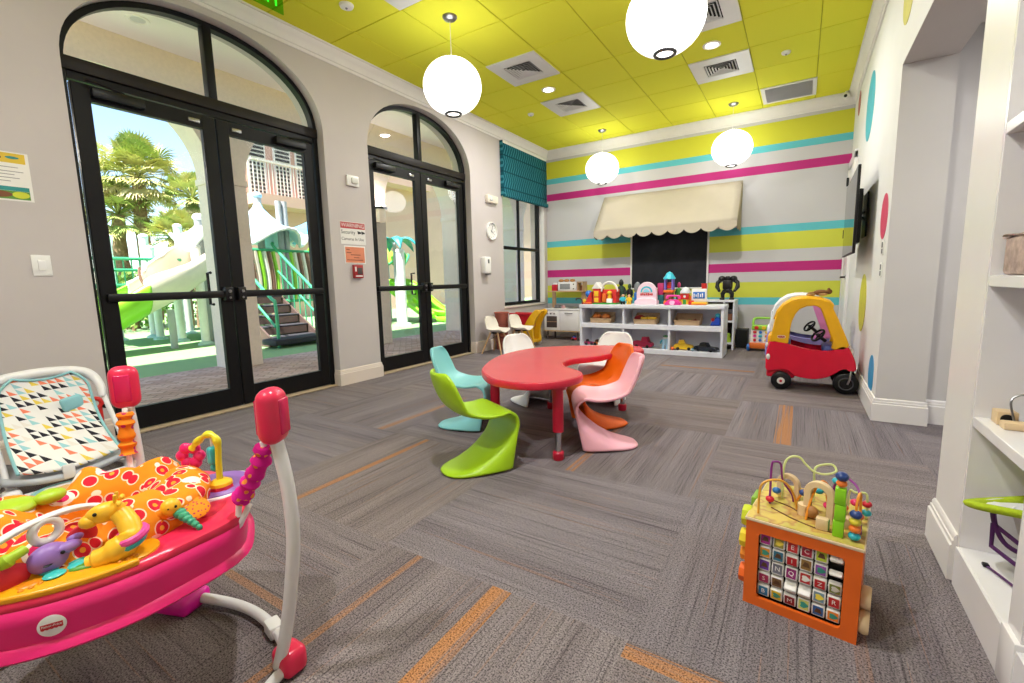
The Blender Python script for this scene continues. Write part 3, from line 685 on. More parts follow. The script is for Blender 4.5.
downlight(-2.77, 5.35, 'lit round downlight between the two vents on the left side of the ceiling')
downlight(-.89, 5.36, 'lit round downlight between the two vents beside the big cut-off globe')
for x, y in ((-1.0, 1.2), (-1.6, -.6)): downlight(x, y, 'added round downlight out of view in the near ceiling, brightening the foreground')  # added ceiling lamps out of view, for light in the foreground
sl = can_light('downlight', 1.75, 3.0, 2.60, 'added unseen downlight brightening the side room beyond the opening', 'downlight', .085, None, 14.0)  # added hidden lamp, brightens the side room and the column face
l = bpy.data.lights.new('side_fill', 'AREA'); l.shape = 'DISK'; l.size = .13; l.energy = 26; l.color = (1, .985, .975); q = bpy.data.objects.new('side_fill', l); COL.objects.link(q); q.location = (1.75, 3.0, 2.588)

vent_white = pm('vent enamel', '#dcdad8', .4, var=.02); vent_dark = pm('vent throat', '#1c1a18', .9)
def vent(x0, y0, label):
    w, l = .604, .612; cx, cy = x0+w/2, y0+l/2
    o = thing('ceiling_vent', label, 'vent', (cx, cy, H), 0, 'square louvred ceiling vents')
    b = MB().mat(vent_white); h = .165
    for q in ((-w/2, w/2, -l/2, -h), (-w/2, w/2, h, l/2), (-w/2, -h, -h, h), (h, w/2, -h, h)): b.box(*q, -.012, 0)
    b.build('face_plate', o)
    MB().mat(vent_dark).box(-h, h, -h, h, -.0025, -.0008).build('throat', o)
    b = MB().mat(vent_white)
    for k, s in enumerate((.155, .125, .095, .065, .035)):
        i = s-.0135
        v = [(-s, -s, -.013), (s, -s, -.013), (s, s, -.013), (-s, s, -.013), (-i, -i, -.003), (i, -i, -.003), (i, i, -.003), (-i, i, -.003)]
        b.add(v, [(0, 1, 5, 4), (1, 2, 6, 5), (2, 3, 7, 6), (3, 0, 4, 7)])
    b.build('louvre', o, solid=.002)
vent(-3.048, 4.40, 'square louvred ceiling vent just right of the left globe lamp, nearer of two')
vent(-3.048, 5.655, 'square louvred ceiling vent behind the left lit downlight, toward the teal blind')
vent(-1.181, 4.40, 'square louvred vent half hidden behind the big cut-off globe')
vent(-1.181, 5.665, 'square louvred vent between a downlight and the striped wall, right of the big globe')
o = thing('ceiling_panel', 'plain white square panel at the top edge of the photo above the left globe', 'panel', (-2.745, 2.82, H))
MB().mat(vent_white).rbox(-.302, .302, -.307, .300, -.012, 0, .004).rbox(-.24, .24, -.245, .238, -.017, -.011, .004).build('face_plate', o)
o = thing('return_grille', 'white rectangular return air grille in the ceiling near the striped wall', 'grille', (-.25, 7.23, H))
b = MB().mat(vent_white)
for q in ((-.303, .303, -.308, -.26), (-.303, .303, .26, .308), (-.303, -.26, -.26, .26), (.26, .303, -.26, .26)): b.box(*q, -.010, 0)
b.build('frame', o)
b = MB().mat(vent_white)
for k in range(30): b.push(T(0, -.252+.0174*k, -.007) @ RX(.6)).box(-.26, .26, -.008, .008, -.0008, .0008).pop()
b.build('slat', o, kind='stuff'); MB().mat(pm('grille shade grey', '#9a9898', .8)).box(-.26, .26, -.26, .26, -.0025, -.001).build('backing', o)
def disc(name, x, y, label, cat, r=.045):
    o = thing(name, label, cat, (x, y, H), 0)
    MB().mat(white_plastic).lathe([(0, -.026), (r*.55, -.026), (r*.9, -.018), (r, -.006), (r, 0)], 24).build('cover', o)
    MB().mat(steel).lathe([(0, -.034), (.006, -.034), (.012, -.026)], 12).build('sensor', o)
disc('smoke_detector', -3.37, 2.82, 'round white detector on the lime ceiling above the pier at the top left', 'detector', .06)
disc('sprinkler_cap', -3.36, 5.94, 'small pale sprinkler cap in the lime ceiling left of the farther left vent', 'sprinkler')
disc('sprinkler_cap', -.25, 5.98, 'small pale sprinkler cap in the lime ceiling above the return air grille', 'sprinkler')

# exit sign hung from the ceiling
green_lit = pm('lit green letters', '#23d32a', .4, emit=('#2cff20', 1.1))
o = thing('exit_sign', 'green lit EXIT sign hung from the lime ceiling at the top left edge', 'exit sign', (-3.55, 2.18, H))
MB().mat(steel).rbox(-.03, .03, -.14, .14, -.05, 0, .006).build('housing', o)
MB().mat(gl('green edge acrylic', '#b8f0a0', .05)).box(-.004, .004, -.17, .17, -.232, -.05).build('panel', o)
b = MB().mat(green_lit); b.text('EXIT', .15, T(.0055, 0, -.148) @ RZ(PI/2) @ RX(PI/2), .0008); b.build('lettering', o)
# camera
o = thing('security_camera', 'small white dome camera with a black lens in the top right corner', 'camera', (XR-.10, YB-.10, H-.055))
MB().mat(white_plastic).cyl((.0, .0, .05), (-.005, -.02, .0), .03, .026, 16).ell((-.012, -.045, -.012), (.042, .05, .042), 16, 10).build('body', o)
MB().mat(black_plastic).ell((-.024, -.085, -.02), (.02, .018, .02), 12, 8).build('lens', o)

# ------------------------------------------------------------------ left wall fittings
def wall_left_thing(name, label, cat, y, z, grp=None): return thing(name, label, cat, (XW, y, z), 0, grp)
WM = lambda y, z, d=.0: T(d, y, z) @ RZ(PI/2) @ RX(PI/2)     # text facing +x, reading along +y
o = wall_left_thing('light_switch', 'white light switch on the beige wall left of the glass doors', 'light switch', .882, 1.237)
MB().mat(white_plastic).rbox(0, .007, -.045, .045, -.065, .065, .003).build('wall_plate', o)
MB().mat(white_plastic).rbox(.005, .012, -.018, .018, -.034, .034, .003).build('rocker', o)
# poster of rules
o = wall_left_thing('notice_poster', 'white notice with yellow and teal picture bands taped at the left edge', 'poster', .755, 1.772)
paper = pm('poster paper', '#e9e6e0', .7, var=.02); yel = pm('poster yellow', '#d9b93a', .7); tea = pm('poster teal', '#2f8d8c', .7); brn = pm('poster brown', '#7a4a2c', .7); lime_p = pm('poster lime', '#c9cf3a', .7); grn = pm('poster green', '#5d8f3a', .7); ink = pm('grey print', '#8d8a88', .8)
MB().mat(paper).box(.0005, .002, -.14, .14, -.145, .145).build('sheet', o)
MB().mat(yel).box(.002, .0026, -.13, .125, .08, .138).build('top_picture', o); MB().mat(tea).box(.002, .0026, -.13, .125, -.085, -.06).build('teal_band', o); MB().mat(grn).box(.002, .0026, -.13, .125, -.135, -.086).build('bottom_picture', o)
for mm, y_, z_, w_, h_ in ((brn, -.02, -.108, .07, .02), (lime_p, .085, -.108, .038, .02), (brn, .0, .108, .025, .014), (tea, .07, .112, .03, .008), (lime_p, -.07, .10, .04, .012)): MB().mat(mm).push(T(.0028, y_, z_)).ell((0, 0, 0), (.0006, w_, h_)).pop().build('picture_shape', o)
b = MB().mat(ink)
for k, (zz, w) in enumerate(((.055, .2), (.03, .22), (.012, .18), (-.008, .2), (-.028, .16))): b.box(.002, .0024, -.11, -.11+w, zz-.002, zz+.002)
b.build('text_line', o)
# fire alarm sounders
o = wall_left_thing('alarm_strobe', 'small white wall strobe above the warning sign on the pier', 'alarm', 3.345, 2.165)
MB().mat(white_plastic).rbox(0, .03, -.075, .075, -.055, .055, .008).build('body', o)
MB().mat(pm('strobe lens', '#d8d8d4', .15)).rbox(.028, .05, -.03, .05, -.03, .03, .008).build('lens', o)
o = wall_left_thing('alarm_strobe', 'wide cream wall sounder left of the teal blind above the clock', 'alarm', 5.93, 2.32)
MB().mat(pm('cream plastic', '#e4dccb', .4)).rbox(0, .06, -.14, .14, -.055, .055, .01).build('body', o)
MB().mat(pm('strobe lens', '#d8d8d4', .15)).rbox(.058, .072, -.09, -.02, -.03, .03, .006).build('lens', o)
# warning sign
sign_red = pm('sign red', '#b3262c', .5); sign_white = pm('sign white', '#e4e2de', .5, var=.02); print_black = pm('print black', '#1e1e20', .6); orange_paper = pm('orange notice paper', '#d98563', .6)
o = wall_left_thing('warning_sign', 'red and white WARNING security cameras sign on the pier between the doors', 'sign', 3.318, 1.618)
MB().mat(sign_white).box(.0005, .003, -.163, .163, -.118, .118).build('plate', o)
MB().mat(sign_red).box(.003, .0036, -.158, .158, .048, .113).build('header', o)
b = MB().mat(sign_white).text('WARNING', .062, WM(0, .08, .0040), .0004); b.mat(print_black).text('Security', .056, WM(-.155, .008, .0034), .0004, 'LEFT').text('Cameras In Use', .045, WM(-.155, -.062, .0034), .0004, 'LEFT')
for yy in (.075, .125): b.prism([(yy-.018, .028), (yy+.016, .022), (yy+.02, .002), (yy-.012, -.006)], .003, .0044, 'yz').cyl((.003, yy+.02, .01), (.0044, yy+.02, .01), .010, n=10)
b.build('lettering', o)
o = wall_left_thing('orange_notice', 'square orange printed notice right under the warning sign', 'sign', 3.325, 1.39)
MB().mat(sign_white).rbox(.0005, .004, -.138, .138, -.095, .095, .002).build('backing', o)
MB().mat(orange_paper).box(.004, .0046, -.125, .125, -.083, .083).build('sheet', o)
b = MB().mat(pm('brown print', '#7a4434', .7))
for zz, a, c in ((.055, -.11, -.07), (.022, -.11, -.05), (-.0, -.06, .07), (-.03, -.02, .05), (-.055, -.11, .1)): b.box(.0046, .005, a, c, zz-.004, zz+.004)
b.build('text_line', o)
o = wall_left_thing('fire_alarm_pull', 'red fire alarm pull station under the orange notice', 'fire alarm', 3.335, 1.212)
MB().mat(pm('alarm red', '#a32024', .4)).rbox(0, .035, -.06, .06, -.072, .072, .006).build('body', o)
MB().mat(pm('alarm grey', '#4a3c3c', .5)).rbox(.033, .042, -.02, .045, -.03, .04, .004).build('handle', o)
MB().mat(sign_white).box(.035, .0362, -.045, .045, -.055, -.042).box(.035, .0362, -.05, -.03, .0, .05).build('print', o)
# clock
o = wall_left_thing('wall_clock', 'small round white wall clock between the doors and the corner window', 'clock', 5.92, 1.845)
b = MB().mat(white_plastic).push(RY(PI/2)).lathe([(.118, 0), (.135, 0), (.137, .03), (.13, .038), (.122, .036), (.120, .02), (.118, .0)], 40).pop(); b.build('rim', o)
MB().mat(sign_white).push(RY(PI/2)).lathe([(0, .012), (.12, .012), (.12, .0)], 40).pop().build('face', o)
b = MB().mat(print_black)
for k in range(12):
    a = k*PI/6; MB().mat(print_black).push(T(.0125, 0, 0) @ RX(-a)).box(0, .0015, -.003, .003, .085, .105).pop().build('hour_mark', o)
MB().mat(print_black).push(T(.015, 0, 0) @ RX(-2.1)).box(0, .002, -.004, .004, -.015, .06).pop().build('hour_hand', o)
MB().mat(print_black).push(T(.018, 0, 0) @ RX(-.4)).box(0, .002, -.003, .003, -.02, .09).pop().build('minute_hand', o)
# sanitiser dispenser
o = wall_left_thing('soap_dispenser', 'white hand sanitiser dispenser on the wall below the clock', 'dispenser', 5.70, 1.315)
MB().mat(white_plastic).rbox(0, .10, -.075, .075, -.12, .13, .022, 3).build('body', o)
MB().mat(pm('grey plastic', '#8c8c8e', .4)).rbox(.01, .085, .02, .085, -.145, -.05, .01).build('nozzle', o)
MB().mat(pm('dark window', '#56585c', .3)).rbox(.098, .102, -.02, .02, .03, .09, .002).build('level_window', o)

# roman blind
m, t = raw('teal patterned fabric', .9, spec=.2); x, y, z = t.sep(t.coord())
wv = t.new('ShaderNodeTexWave', wave_type='BANDS', bands_direction='Y'); t.l.new(t.coord(), wv.inputs[0]); wv.inputs['Scale'].default_value = 5.2; wv.inputs['Distortion'].default_value = 0
zig = t.math('PINGPONG', t.math('MULTIPLY', z, 8.0), 1.0); ln = t.math('PINGPONG', t.math('ADD', t.math('MULTIPLY', y, 15.0), t.math('MULTIPLY', zig, .9)), .5)
f1 = t.math('GREATER_THAN', ln, .36); f2 = t.math('GREATER_THAN', t.math('PINGPONG', t.math('MULTIPLY', z, 4.0), .5), .455)
cc = t.mix(f1, t.mix(t.noise(t.coord(), 5), '#0b4552', '#125866'), '#3a8592'); t.l.new(t.mix(t.math('MULTIPLY', f2, .8), cc, '#083a45'), t.b.inputs['Base Color'])
o = wall_left_thing('roman_blind', 'teal patterned roman blind over the corner window', 'blind', 6.95, 2.42)
n = 26
def fold(u, v):
    z = .84*v; s = .003*abs(math.sin(v*PI*4.0)) if v > .02 else .006
    return (.055+s, -.72+1.46*u, z)
b = MB().mat(m); b.grid(fold, 6, 40); b.box(.002, .055, -.72, -.715, .0, .84).box(.002, .055, .735, .74, .0, .84); b.build('fabric', o, solid=.004)
MB().mat(m).rbox(.03, .095, -.722, .742, -.02, .05, .018, 3).build('bottom_fold', o)
MB().mat(white_plastic).box(.002, .06, -.715, .735, .80, .838).build('head_rail', o)

# ------------------------------------------------------------------ right wall: dots, switches, television
def dot(y, z, r, mat, label, cut=None):
    pts = [(r*math.cos(2*PI*i/48), r*math.sin(2*PI*i/48)) for i in range(48)]
    if cut: pts = [(max(p[0], cut), p[1]) for p in pts]
    b = MB().mat(mat).prism(pts, -.0025, -.0003, 'yz'); o = b.build('wall_dot'); o.location = (XR, y, z); tag(o, label, 'wall decal', 'painted dots on the white right wall')
dteal = pm('dot teal', '#2aa6b6', .5); dpink = pm('dot pink', '#d03a62', .5); dlime = pm('dot lime', '#c6c32e', .5); dblue = pm('dot blue', '#1594c8', .5); dyel = pm('dot mustard', '#c4bb22', .5)
dot(5.92, 2.69, .32, dteal, 'large teal dot high on the white right wall above the television')
dot(4.37, 1.475, .165, dpink, 'pink red dot on the white right wall just right of the television')
dot(5.32, .79, .265, dlime, 'lime dot on the white right wall above the toy cars')
dot(4.40, .29, .145, dblue, 'blue dot low on the white right wall beside the red car wheel', -.13)
dot(4.06, 2.86, .20, dyel, 'mustard dot on the right wall above the opening at the top edge of the photo')
dot(7.18, 3.10, .14, pm('dot red', '#a8504a', .5), 'small dull red dot under the crown in the far right corner')
for z, lab in ((1.245, 'upper grey switch plate below the pink red dot on the right wall'), (1.085, 'lower grey switch plate below the pink red dot on the right wall')):
    o = thing('switch_plate', lab, 'switch', (XR, 4.29, z), 0, 'switch plates on the right wall')
    MB().mat(white_plastic).rbox(-.007, 0, -.04, .04, -.055, .055, .003).build('wall_plate', o)
    MB().mat(pm('grey rocker', '#77787c', .4)).rbox(-.011, -.005, -.02, .02, .0, .04, .002).rbox(-.011, -.005, -.02, .02, -.042, -.008, .002).build('rocker', o)
o = thing('television', 'wall mounted flat television on a bracket on the right wall, seen almost edge on', 'television', (XR-.105, 5.50, 1.60), -.006)
screen = pm('glossy tv screen', '#0a0a0c', .02, var=0, spec=1.0); screen.node_tree.nodes['Principled BSDF'].inputs['IOR'].default_value = 2.6
MB().mat(black_plastic).rbox(-.03, -.008, -.615, .615, -.365, .365, .004).build('casing', o)
MB().mat(screen).box(-.0315, -.0295, -.607, .607, -.352, .357).build('screen', o)
MB().mat(black_plastic).rbox(-.010, .035, -.40, .40, -.27, .2, .012).build('back_cover', o)
b = MB().mat(black_plastic).box(.085, .099, -.15, .15, -.20, .20)
for yy in (-.2, .2): b.box(.034, .05, yy-.02, yy+.02, -.22, .22)
b.tube([(.09, -.05, .03), (.06, .10, .03), (.04, 0, .03)], .014, 6).tube([(.09, .05, -.03), (.06, -.10, -.03), (.04, 0, -.03)], .014, 6); b.build('bracket', o)

# ------------------------------------------------------------------ back wall: chalkboard, awning
o = thing('chalkboard', 'black chalkboard with a thin white frame under the awning', 'chalkboard', (-1.86, YB, .88))
m, t = raw('chalkboard slate', .75, spec=.25); nn = t.noise(t.coord(), 3, 4, .6); t.l.new(t.ramp(nn, [(.3, '#1c1d22'), (.75, '#2e2f35')]), t.b.inputs['Base Color'])
MB().mat(m).box(-.60, .60, -.016, 0, .015, 1.16).build('slate', o)
b = MB().mat(trim_white)
for q in ((-.625, -.598, 0, 1.18), (.598, .625, 0, 1.18), (-.6, .6, 0, .022), (-.6, .6, 1.155, 1.18)): b.rbox(q[0], q[1], -.026, 0, q[2], q[3], .004)
b.build('board_frame', o)
o = thing('awning', 'cream fabric awning with a scalloped edge on the striped wall over the chalkboard', 'awning', (-1.87, YB, 1.75))
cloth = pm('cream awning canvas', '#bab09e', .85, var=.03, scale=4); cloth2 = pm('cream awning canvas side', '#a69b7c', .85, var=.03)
x0, x1, dp, zf, zt = -1.09, 1.07, .50, .10, .725
b = MB().mat(cloth).grid(lambda u, v: (x0+(x1-x0)*u, -dp*(1-v)-.003*v, zf+(zt-zf)*v-.018*math.sin(PI*v)), 20, 10); b.build('canopy', o, solid=.004)
ns = 9; pts = []
for k in range(ns):
    w = (x1-x0)/ns; cx = x0+w*(k+.5)
    pts += [(cx-w/2+w*i/10, .03-.062*math.sin(PI*i/10)**.75) for i in range(10)]
pts += [(x1, .03)]
b = MB().mat(cloth).prism([(x1, zf), (x0, zf)]+pts, -dp-.002, -dp+.002, 'xz'); b.build('valance', o)
for xx in (x0, x1):
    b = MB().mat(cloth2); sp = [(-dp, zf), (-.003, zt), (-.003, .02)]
    for k in range(2): sp += [(-.003-(dp-.003)/2*(k+i/8.), .03-.05*math.sin(PI*i/8)**.75) for i in range(9)]
    b.prism(sp, xx-.002, xx+.002, 'yz'); b.build('side_panel', o)
b = MB().mat(steel).tube([(x0+.02, -.01, zf), (x0+.02, -dp+.015, zf+.005), (x1-.02, -dp+.015, zf+.005), (x1-.02, -.01, zf)], .009, 8); b.build('frame_rod', o)

# ------------------------------------------------------------------ built-in bookcase on the right
gloss_white = pm('white gloss shelving', '#eceaec', .18, var=.01)
o = thing('bookcase', 'tall white built-in bookcase filling the right edge of the photo', 'bookcase', (XR, 1.55, 0))
b = MB().mat(gloss_white).box(.50, .515, -.93, .475, 0, 2.9); b.build('back_panel', o)
for y0, y1 in ((-.05, .03), (.46, .478), (-.93, -.88)):
    b = MB().mat(gloss_white).box(-.0, .50, y0, y1, 0, 2.9)
    if y1-y0 > .04: b.rbox(-.012, .02, y0-.006, y1+.006, 0, .155, .004)
    b.build('side_panel', o)
for z in (.593, 1.048, 1.502, 1.957, 2.41):
    for y0, y1 in ((.032, .458), (-.878, -.052)): MB().mat(gloss_white).rbox(0, .498, y0, y1, z-.034, z, .002, 1).build('shelf', o)
for y0, y1 in ((.032, .458), (-.878, -.052)):
    MB().mat(gloss_white).box(.0, .498, y0, y1, .0, .138).box(-.008, .015, y0, y1, 0, .137).build('plinth', o); MB().mat(gloss_white).box(0, .498, y0, y1, 2.86, 2.9).build('top_panel', o)
# ------------------------------------------------------------------ kidney table and moulded chairs
red_lam = pm('red table laminate', '#d0424c', .26, var=.03, scale=6); red_edge = pm('red table edge', '#cf1f3c', .35); red_leg = pm('red leg plastic', '#bf1536', .35)
TAB = [(-1.085, 2.50), (-1.075, 2.38), (-1.137, 2.23), (-1.236, 2.14), (-1.386, 2.115), (-1.543, 2.165), (-1.71, 2.32), (-1.811, 2.487), (-1.915, 2.748), (-1.956, 2.989), (-1.927, 3.237), (-1.827, 3.425), (-1.62, 3.60), (-1.374, 3.715), (-1.115, 3.755), (-1.08, 3.69), (-1.03, 3.59), (-1.05, 3.47), (-1.13, 3.37), (-1.20, 3.26), (-1.25, 3.13), (-1.355, 2.97), (-1.355, 2.80), (-1.284, 2.687), (-1.14, 2.585)]
tab = [(p.x, p.y) for p in spl([(a, b, 0) for a, b in TAB], 5, True)]
o = thing('kidney_table', 'red kidney shaped low table in the middle of the carpet', 'table', (-1.42, 2.87, 0)); org = (-1.42, 2.87, 0)
def inset(poly, d):
    out = []; n = len(poly)
    for i in range(n):
        a, c = Vector(poly[i-1]), Vector(poly[(i+1) % n]); t_ = (c-a).normalized(); out.append((poly[i][0]+t_.y*d, poly[i][1]-t_.x*d))
    return out
if sum(tab[i][0]*tab[(i+1) % len(tab)][1]-tab[(i+1) % len(tab)][0]*tab[i][1] for i in range(len(tab))) < 0: tab = tab[::-1]
def loft(b, loops):
    n = len(loops[0]); v = [q for l in loops for q in l]; f = []
    for k in range(len(loops)-1):
        for i in range(n): f.append((k*n+i, k*n+(i+1) % n, (k+1)*n+(i+1) % n, (k+1)*n+i))
    f += [tuple(range(n))[::-1], tuple(range((len(loops)-1)*n, len(loops)*n))]
    b.add(v, f)
L3 = lambda d, z: [(x, y, z) for x, y in inset(tab, -d)]
b = MB(org).mat(red_lam); loft(b, [L3(.012, .494), L3(.010, .500)]); b.build('tabletop', o)
b = MB(org).mat(red_edge); loft(b, [L3(.016, .456), L3(.004, .458), L3(0, .464), L3(0, .488), L3(.004, .497), L3(.013, .4985)]); b.build('edge_band', o)
for x, y in ((-1.175, 2.34), (-1.79, 2.58), (-1.18, 3.52), (-1.72, 3.30)):
    g = MB(org).mat(red_leg).cyl((x, y, .175), (x, y, .452),   .033, n=20).cyl((x, y, .435), (x, y, .457), .055, n=20).build('leg', o)
    MB(org).mat(chrome).cyl((x, y, .03), (x, y, .18), .019, n=16).build('chrome_tube', g)
    MB(org).mat(red_leg).lathe([(.0, 0), (.030, .0), (.034, .008), (.034, .046), (.028, .052), (0, .052)], 20, (x, y, 0)).build('foot_cap', g)

BK = [(-.262, .585), (-.255, .562), (-.245, .53), (-.228, .48), (-.205, .425), (-.172, .375), (-.125, .338), (-.06, .317), (.01, .311), (.07, .317), (.118, .325), (.150, .322), (.170, .306), (.179, .282)]
CT = [(.174, .250), (.150, .205), (.105, .155), (.045, .105), (-.03, .058), (-.11, .026), (-.175, .010), (-.235, .003)]
ED = [(.178, .250), (.173, .205), (.166, .160), (.159, .120), (.152, .080), (.146, .045), (.142, .018), (.139, .003)]
HW = [.088, .134, .158, .172, .178, .180, .182, .183, .183, .182, .180, .177, .174, .171]+[.168, .165, .163, .162, .162, .162, .162, .162]
def chair_mesh(mat):
    nu, K = 16, len(BK)+len(CT)
    def fn(u, v):
        k = int(round(v*(K-1))); s = 2*u-1; w = HW[k]
        if k < len(BK):
            x, z = BK[k]; y = w*s
            bk = max(0, min(1, (.40-v*1.0)/.25)) if k < 9 else 0
            bend = .050 if k < 7 else (.050*(1-(k-7)/4) if k < 11 else 0)
            x += bend*abs(s)**2.2*(.9 if k < 5 else .5); z += (.018*abs(s)**2.4 if 5 < k < 11 else 0)
            if k >= 10: x -= .012*abs(s)**3
            return (x, y, z)
        c, e = CT[k-len(BK)], ED[k-len(BK)]; f = abs(s)**2.6
        return (c[0]+(e[0]-c[0])*f-.006*f, w*math.sin(s*PI/2)*(1) if True else 0, c[1]+(e[1]-c[1])*f)
    return MB().mat(mat).grid(fn, nu, K-1)
def panton(x, y, deg, mat, label):
    b = chair_mesh(mat); o = b.build('moulded_chair', sharp=None, solid=.021, sub=1); o.location = (x, y, .007); o.rotation_euler = (0, 0, math.radians(deg))
    o.modifiers['thick'].offset = 0
    return tag(o, label, 'chair', 'moulded S shaped children\'s chairs')
cg = lambda n, c: pm(n, c, .38, var=.02, spec=.4)
panton(-1.53, 2.03, 62, cg('lime chair plastic', '#a5cf1c'), 'lime green S shaped chair at the near end of the red table')
panton(-2.05, 2.60, 22, cg('aqua chair plastic', '#86cdd0'), 'pale aqua S shaped chair tucked behind the lime green chair')
panton(-1.045, 2.70, 208, cg('pink chair plastic', '#f3b4c2'), 'pink S shaped chair pulled up to the right side of the red table')
panton(-1.22, 3.06, 226, cg('orange chair plastic', '#e8650c'), 'orange S shaped chair behind the pink chair')
wc = cg('white chair plastic', '#f3f1f1')
panton(-1.945, 3.38, -20, wc, 'white S shaped chair on the window side of the red table')
panton(-1.40, 3.70, 262, wc, 'white S shaped chair at the far end of the red table')

# ------------------------------------------------------------------ white shell chairs with wooden legs by the wall
shell = pm('cream shell plastic', '#e4ddd2', .4, var=.02); beech = pm('beech wood', '#c9a073', .5, var=.12, scale=14)
def shell_chair(x, y, deg, label):
    o = thing('shell_chair', label, 'chair', (x, y, 0), math.radians(deg), 'white shell chairs by the left wall')
    pr = [(-.185, .555, .085), (-.178, .535, .135), (-.168, .49, .165), (-.155, .44, .175), (-.135, .39, .178), (-.10, .345, .178), (-.05, .325, .176), (.02, .322, .174), (.09, .326, .168), (.135, .328, .15), (.15, .318, .135)]
    def fn(u, v):
        k = int(round(v*(len(pr)-1))); s = 2*u-1; px, pz, w = pr[k]; q = abs(s)**2.5
        return (px+(.06*q if k < 5 else 0), w*s, pz+(.045*q if k > 4 else 0))
    MB().mat(shell).grid(fn, 14, len(pr)-1).build('shell', o, sharp=None, solid=.012, sub=1)
    for sx, sy in ((1, 1), (1, -1), (-1, 1), (-1, -1)):
        MB().mat(beech).cyl((.17*sx-.01, .17*sy, 0), (.06*sx-.01, .075*sy, .318), .009, .015, 12).build('leg', o)
    b = MB().mat(black_plastic)
    for p, q in (((.1, .11), (-.12, -.11)), ((.1, -.11), (-.12, .11))): b.tube([(p[0], p[1], .19), (-.01, 0, .26), (q[0], q[1], .19)], .004, 6)
    b.rbox(-.09, .07, -.08, .08, .30, .316, .004).build('brace', o); return o
shell_chair(-3.81, 5.60, 3, 'white shell chair with splayed wooden legs nearest the glass door')
shell_chair(-3.63, 5.99, 2, 'white shell chair between the other shell chair and the yellow toy trolley')

# shopping trolley
ty = pm('trolley yellow', '#e0ab16', .35); trd = pm('trolley red', '#c4182c', .4); blu = pm('wheel blue', '#2a55b8', .35)
o = thing('toy_shopping_trolley', 'yellow and red toy shopping trolley with blue wheels under the corner window', 'toy trolley', (-3.72, 6.50, 0), 0)
def cres():
    out = spl([(-.18, .05, 0), (-.05, .045, 0), (.07, .05, 0), (.10, .10, 0), (.085, .2, 0), (.095, .32, 0), (.15, .45, 0), (.22, .55, 0), (.19, .60, 0), (.13, .595, 0), (.06, .53, 0), (-.02, .43, 0), (-.09, .31, 0), (-.15, .2, 0), (-.2, .12, 0)], 4, True)
    return [(p.x, p.y) for p in out]
for yy in (-.12, .12): MB().mat(ty).push(T(0, yy, 0)).prism(cres(), -.025, .025, 'xz').pop().build('side_panel', o, bevel=.008)
MB().mat(ty).rbox(-.19, .08, -.12, .12, .06, .11, .015).build('base_tray', o)
MB().mat(ty).cyl((.17, -.13, .575), (.17, .13, .575), .022).build('push_handle', o)
b = MB().mat(trd); 
def bas(u, v):
    a = 2*PI*u; t_ = .86+.14*v; cx, cy = math.cos(a), math.sin(a)
    g = lambda c: math.copysign(abs(c)**.5, c)
    return (-.17+.235*t_*g(cx), .095*t_*g(cy), .325+.20*v)
b.grid(bas, 40, 6, True); b.rbox(-.355, .02, -.075, .075, .32, .335, .01); b.rbox(-.41, .07, -.108, -.090, .515, .54, .006).rbox(-.41, .07, .090, .108, .515, .54, .006).rbox(-.412, -.396, -.1, .1, .515, .54, .006); b.build('basket', o, solid=.006)
def wheel(o, x, y, r, w, m1, m2, name='wheel'):
    g = MB().mat(m1).push(T(x, y, r) @ RX(PI/2)).lathe([(r*.35, -w/2), (r*.8, -w/2), (r*.97, -w*.38), (r, -w*.2), (r, w*.2), (r*.97, w*.38), (r*.8, w/2), (r*.35, w/2)], 28).pop().build(name, o)
    MB().mat(m2).push(T(x, y, r) @ RX(PI/2)).lathe([(0, -w*.56), (r*.34, -w*.56), (r*.42, -w*.44), (r*.42, w*.44), (r*.34, w*.56), (0, w*.56)], 20).pop().build('hub', g)
wheel(o, .02, -.165, .055, .035, blu, white_plastic); wheel(o, .02, .165, .055, .035, white_plastic, white_plastic); wheel(o, -.16, -.165, .05, .035, blu, white_plastic); wheel(o, -.16, .165, .05, .035, blu, white_plastic)

# brick red woven tub behind the shell chairs
wv = raw('brick woven plastic', .7)[0]; t = NT(wv); ck = t.new('ShaderNodeTexChecker'); t.l.new(t.coord(), ck.inputs[0]); ck.inputs['Scale'].default_value = 38; ck.inputs[1].default_value = (*lin('#a85a48'), 1); ck.inputs[2].default_value = (*lin('#8a4436'), 1); t.l.new(ck.outputs[0], t.b.inputs['Base Color'])
o = thing('woven_tub', 'brick red woven tub against the wall behind the white shell chairs', 'tub', (-3.96, 5.95, 0))
MB().mat(wv).lathe([(.085, 0), (.09, .01), (.105, .56), (.11, .58), (.102, .58), (.08, .03), (0, .03)], 28).build('body', o); MB().mat(wv).torus((0, 0, .58), .106, .012, 28, 8).build('rim', o)
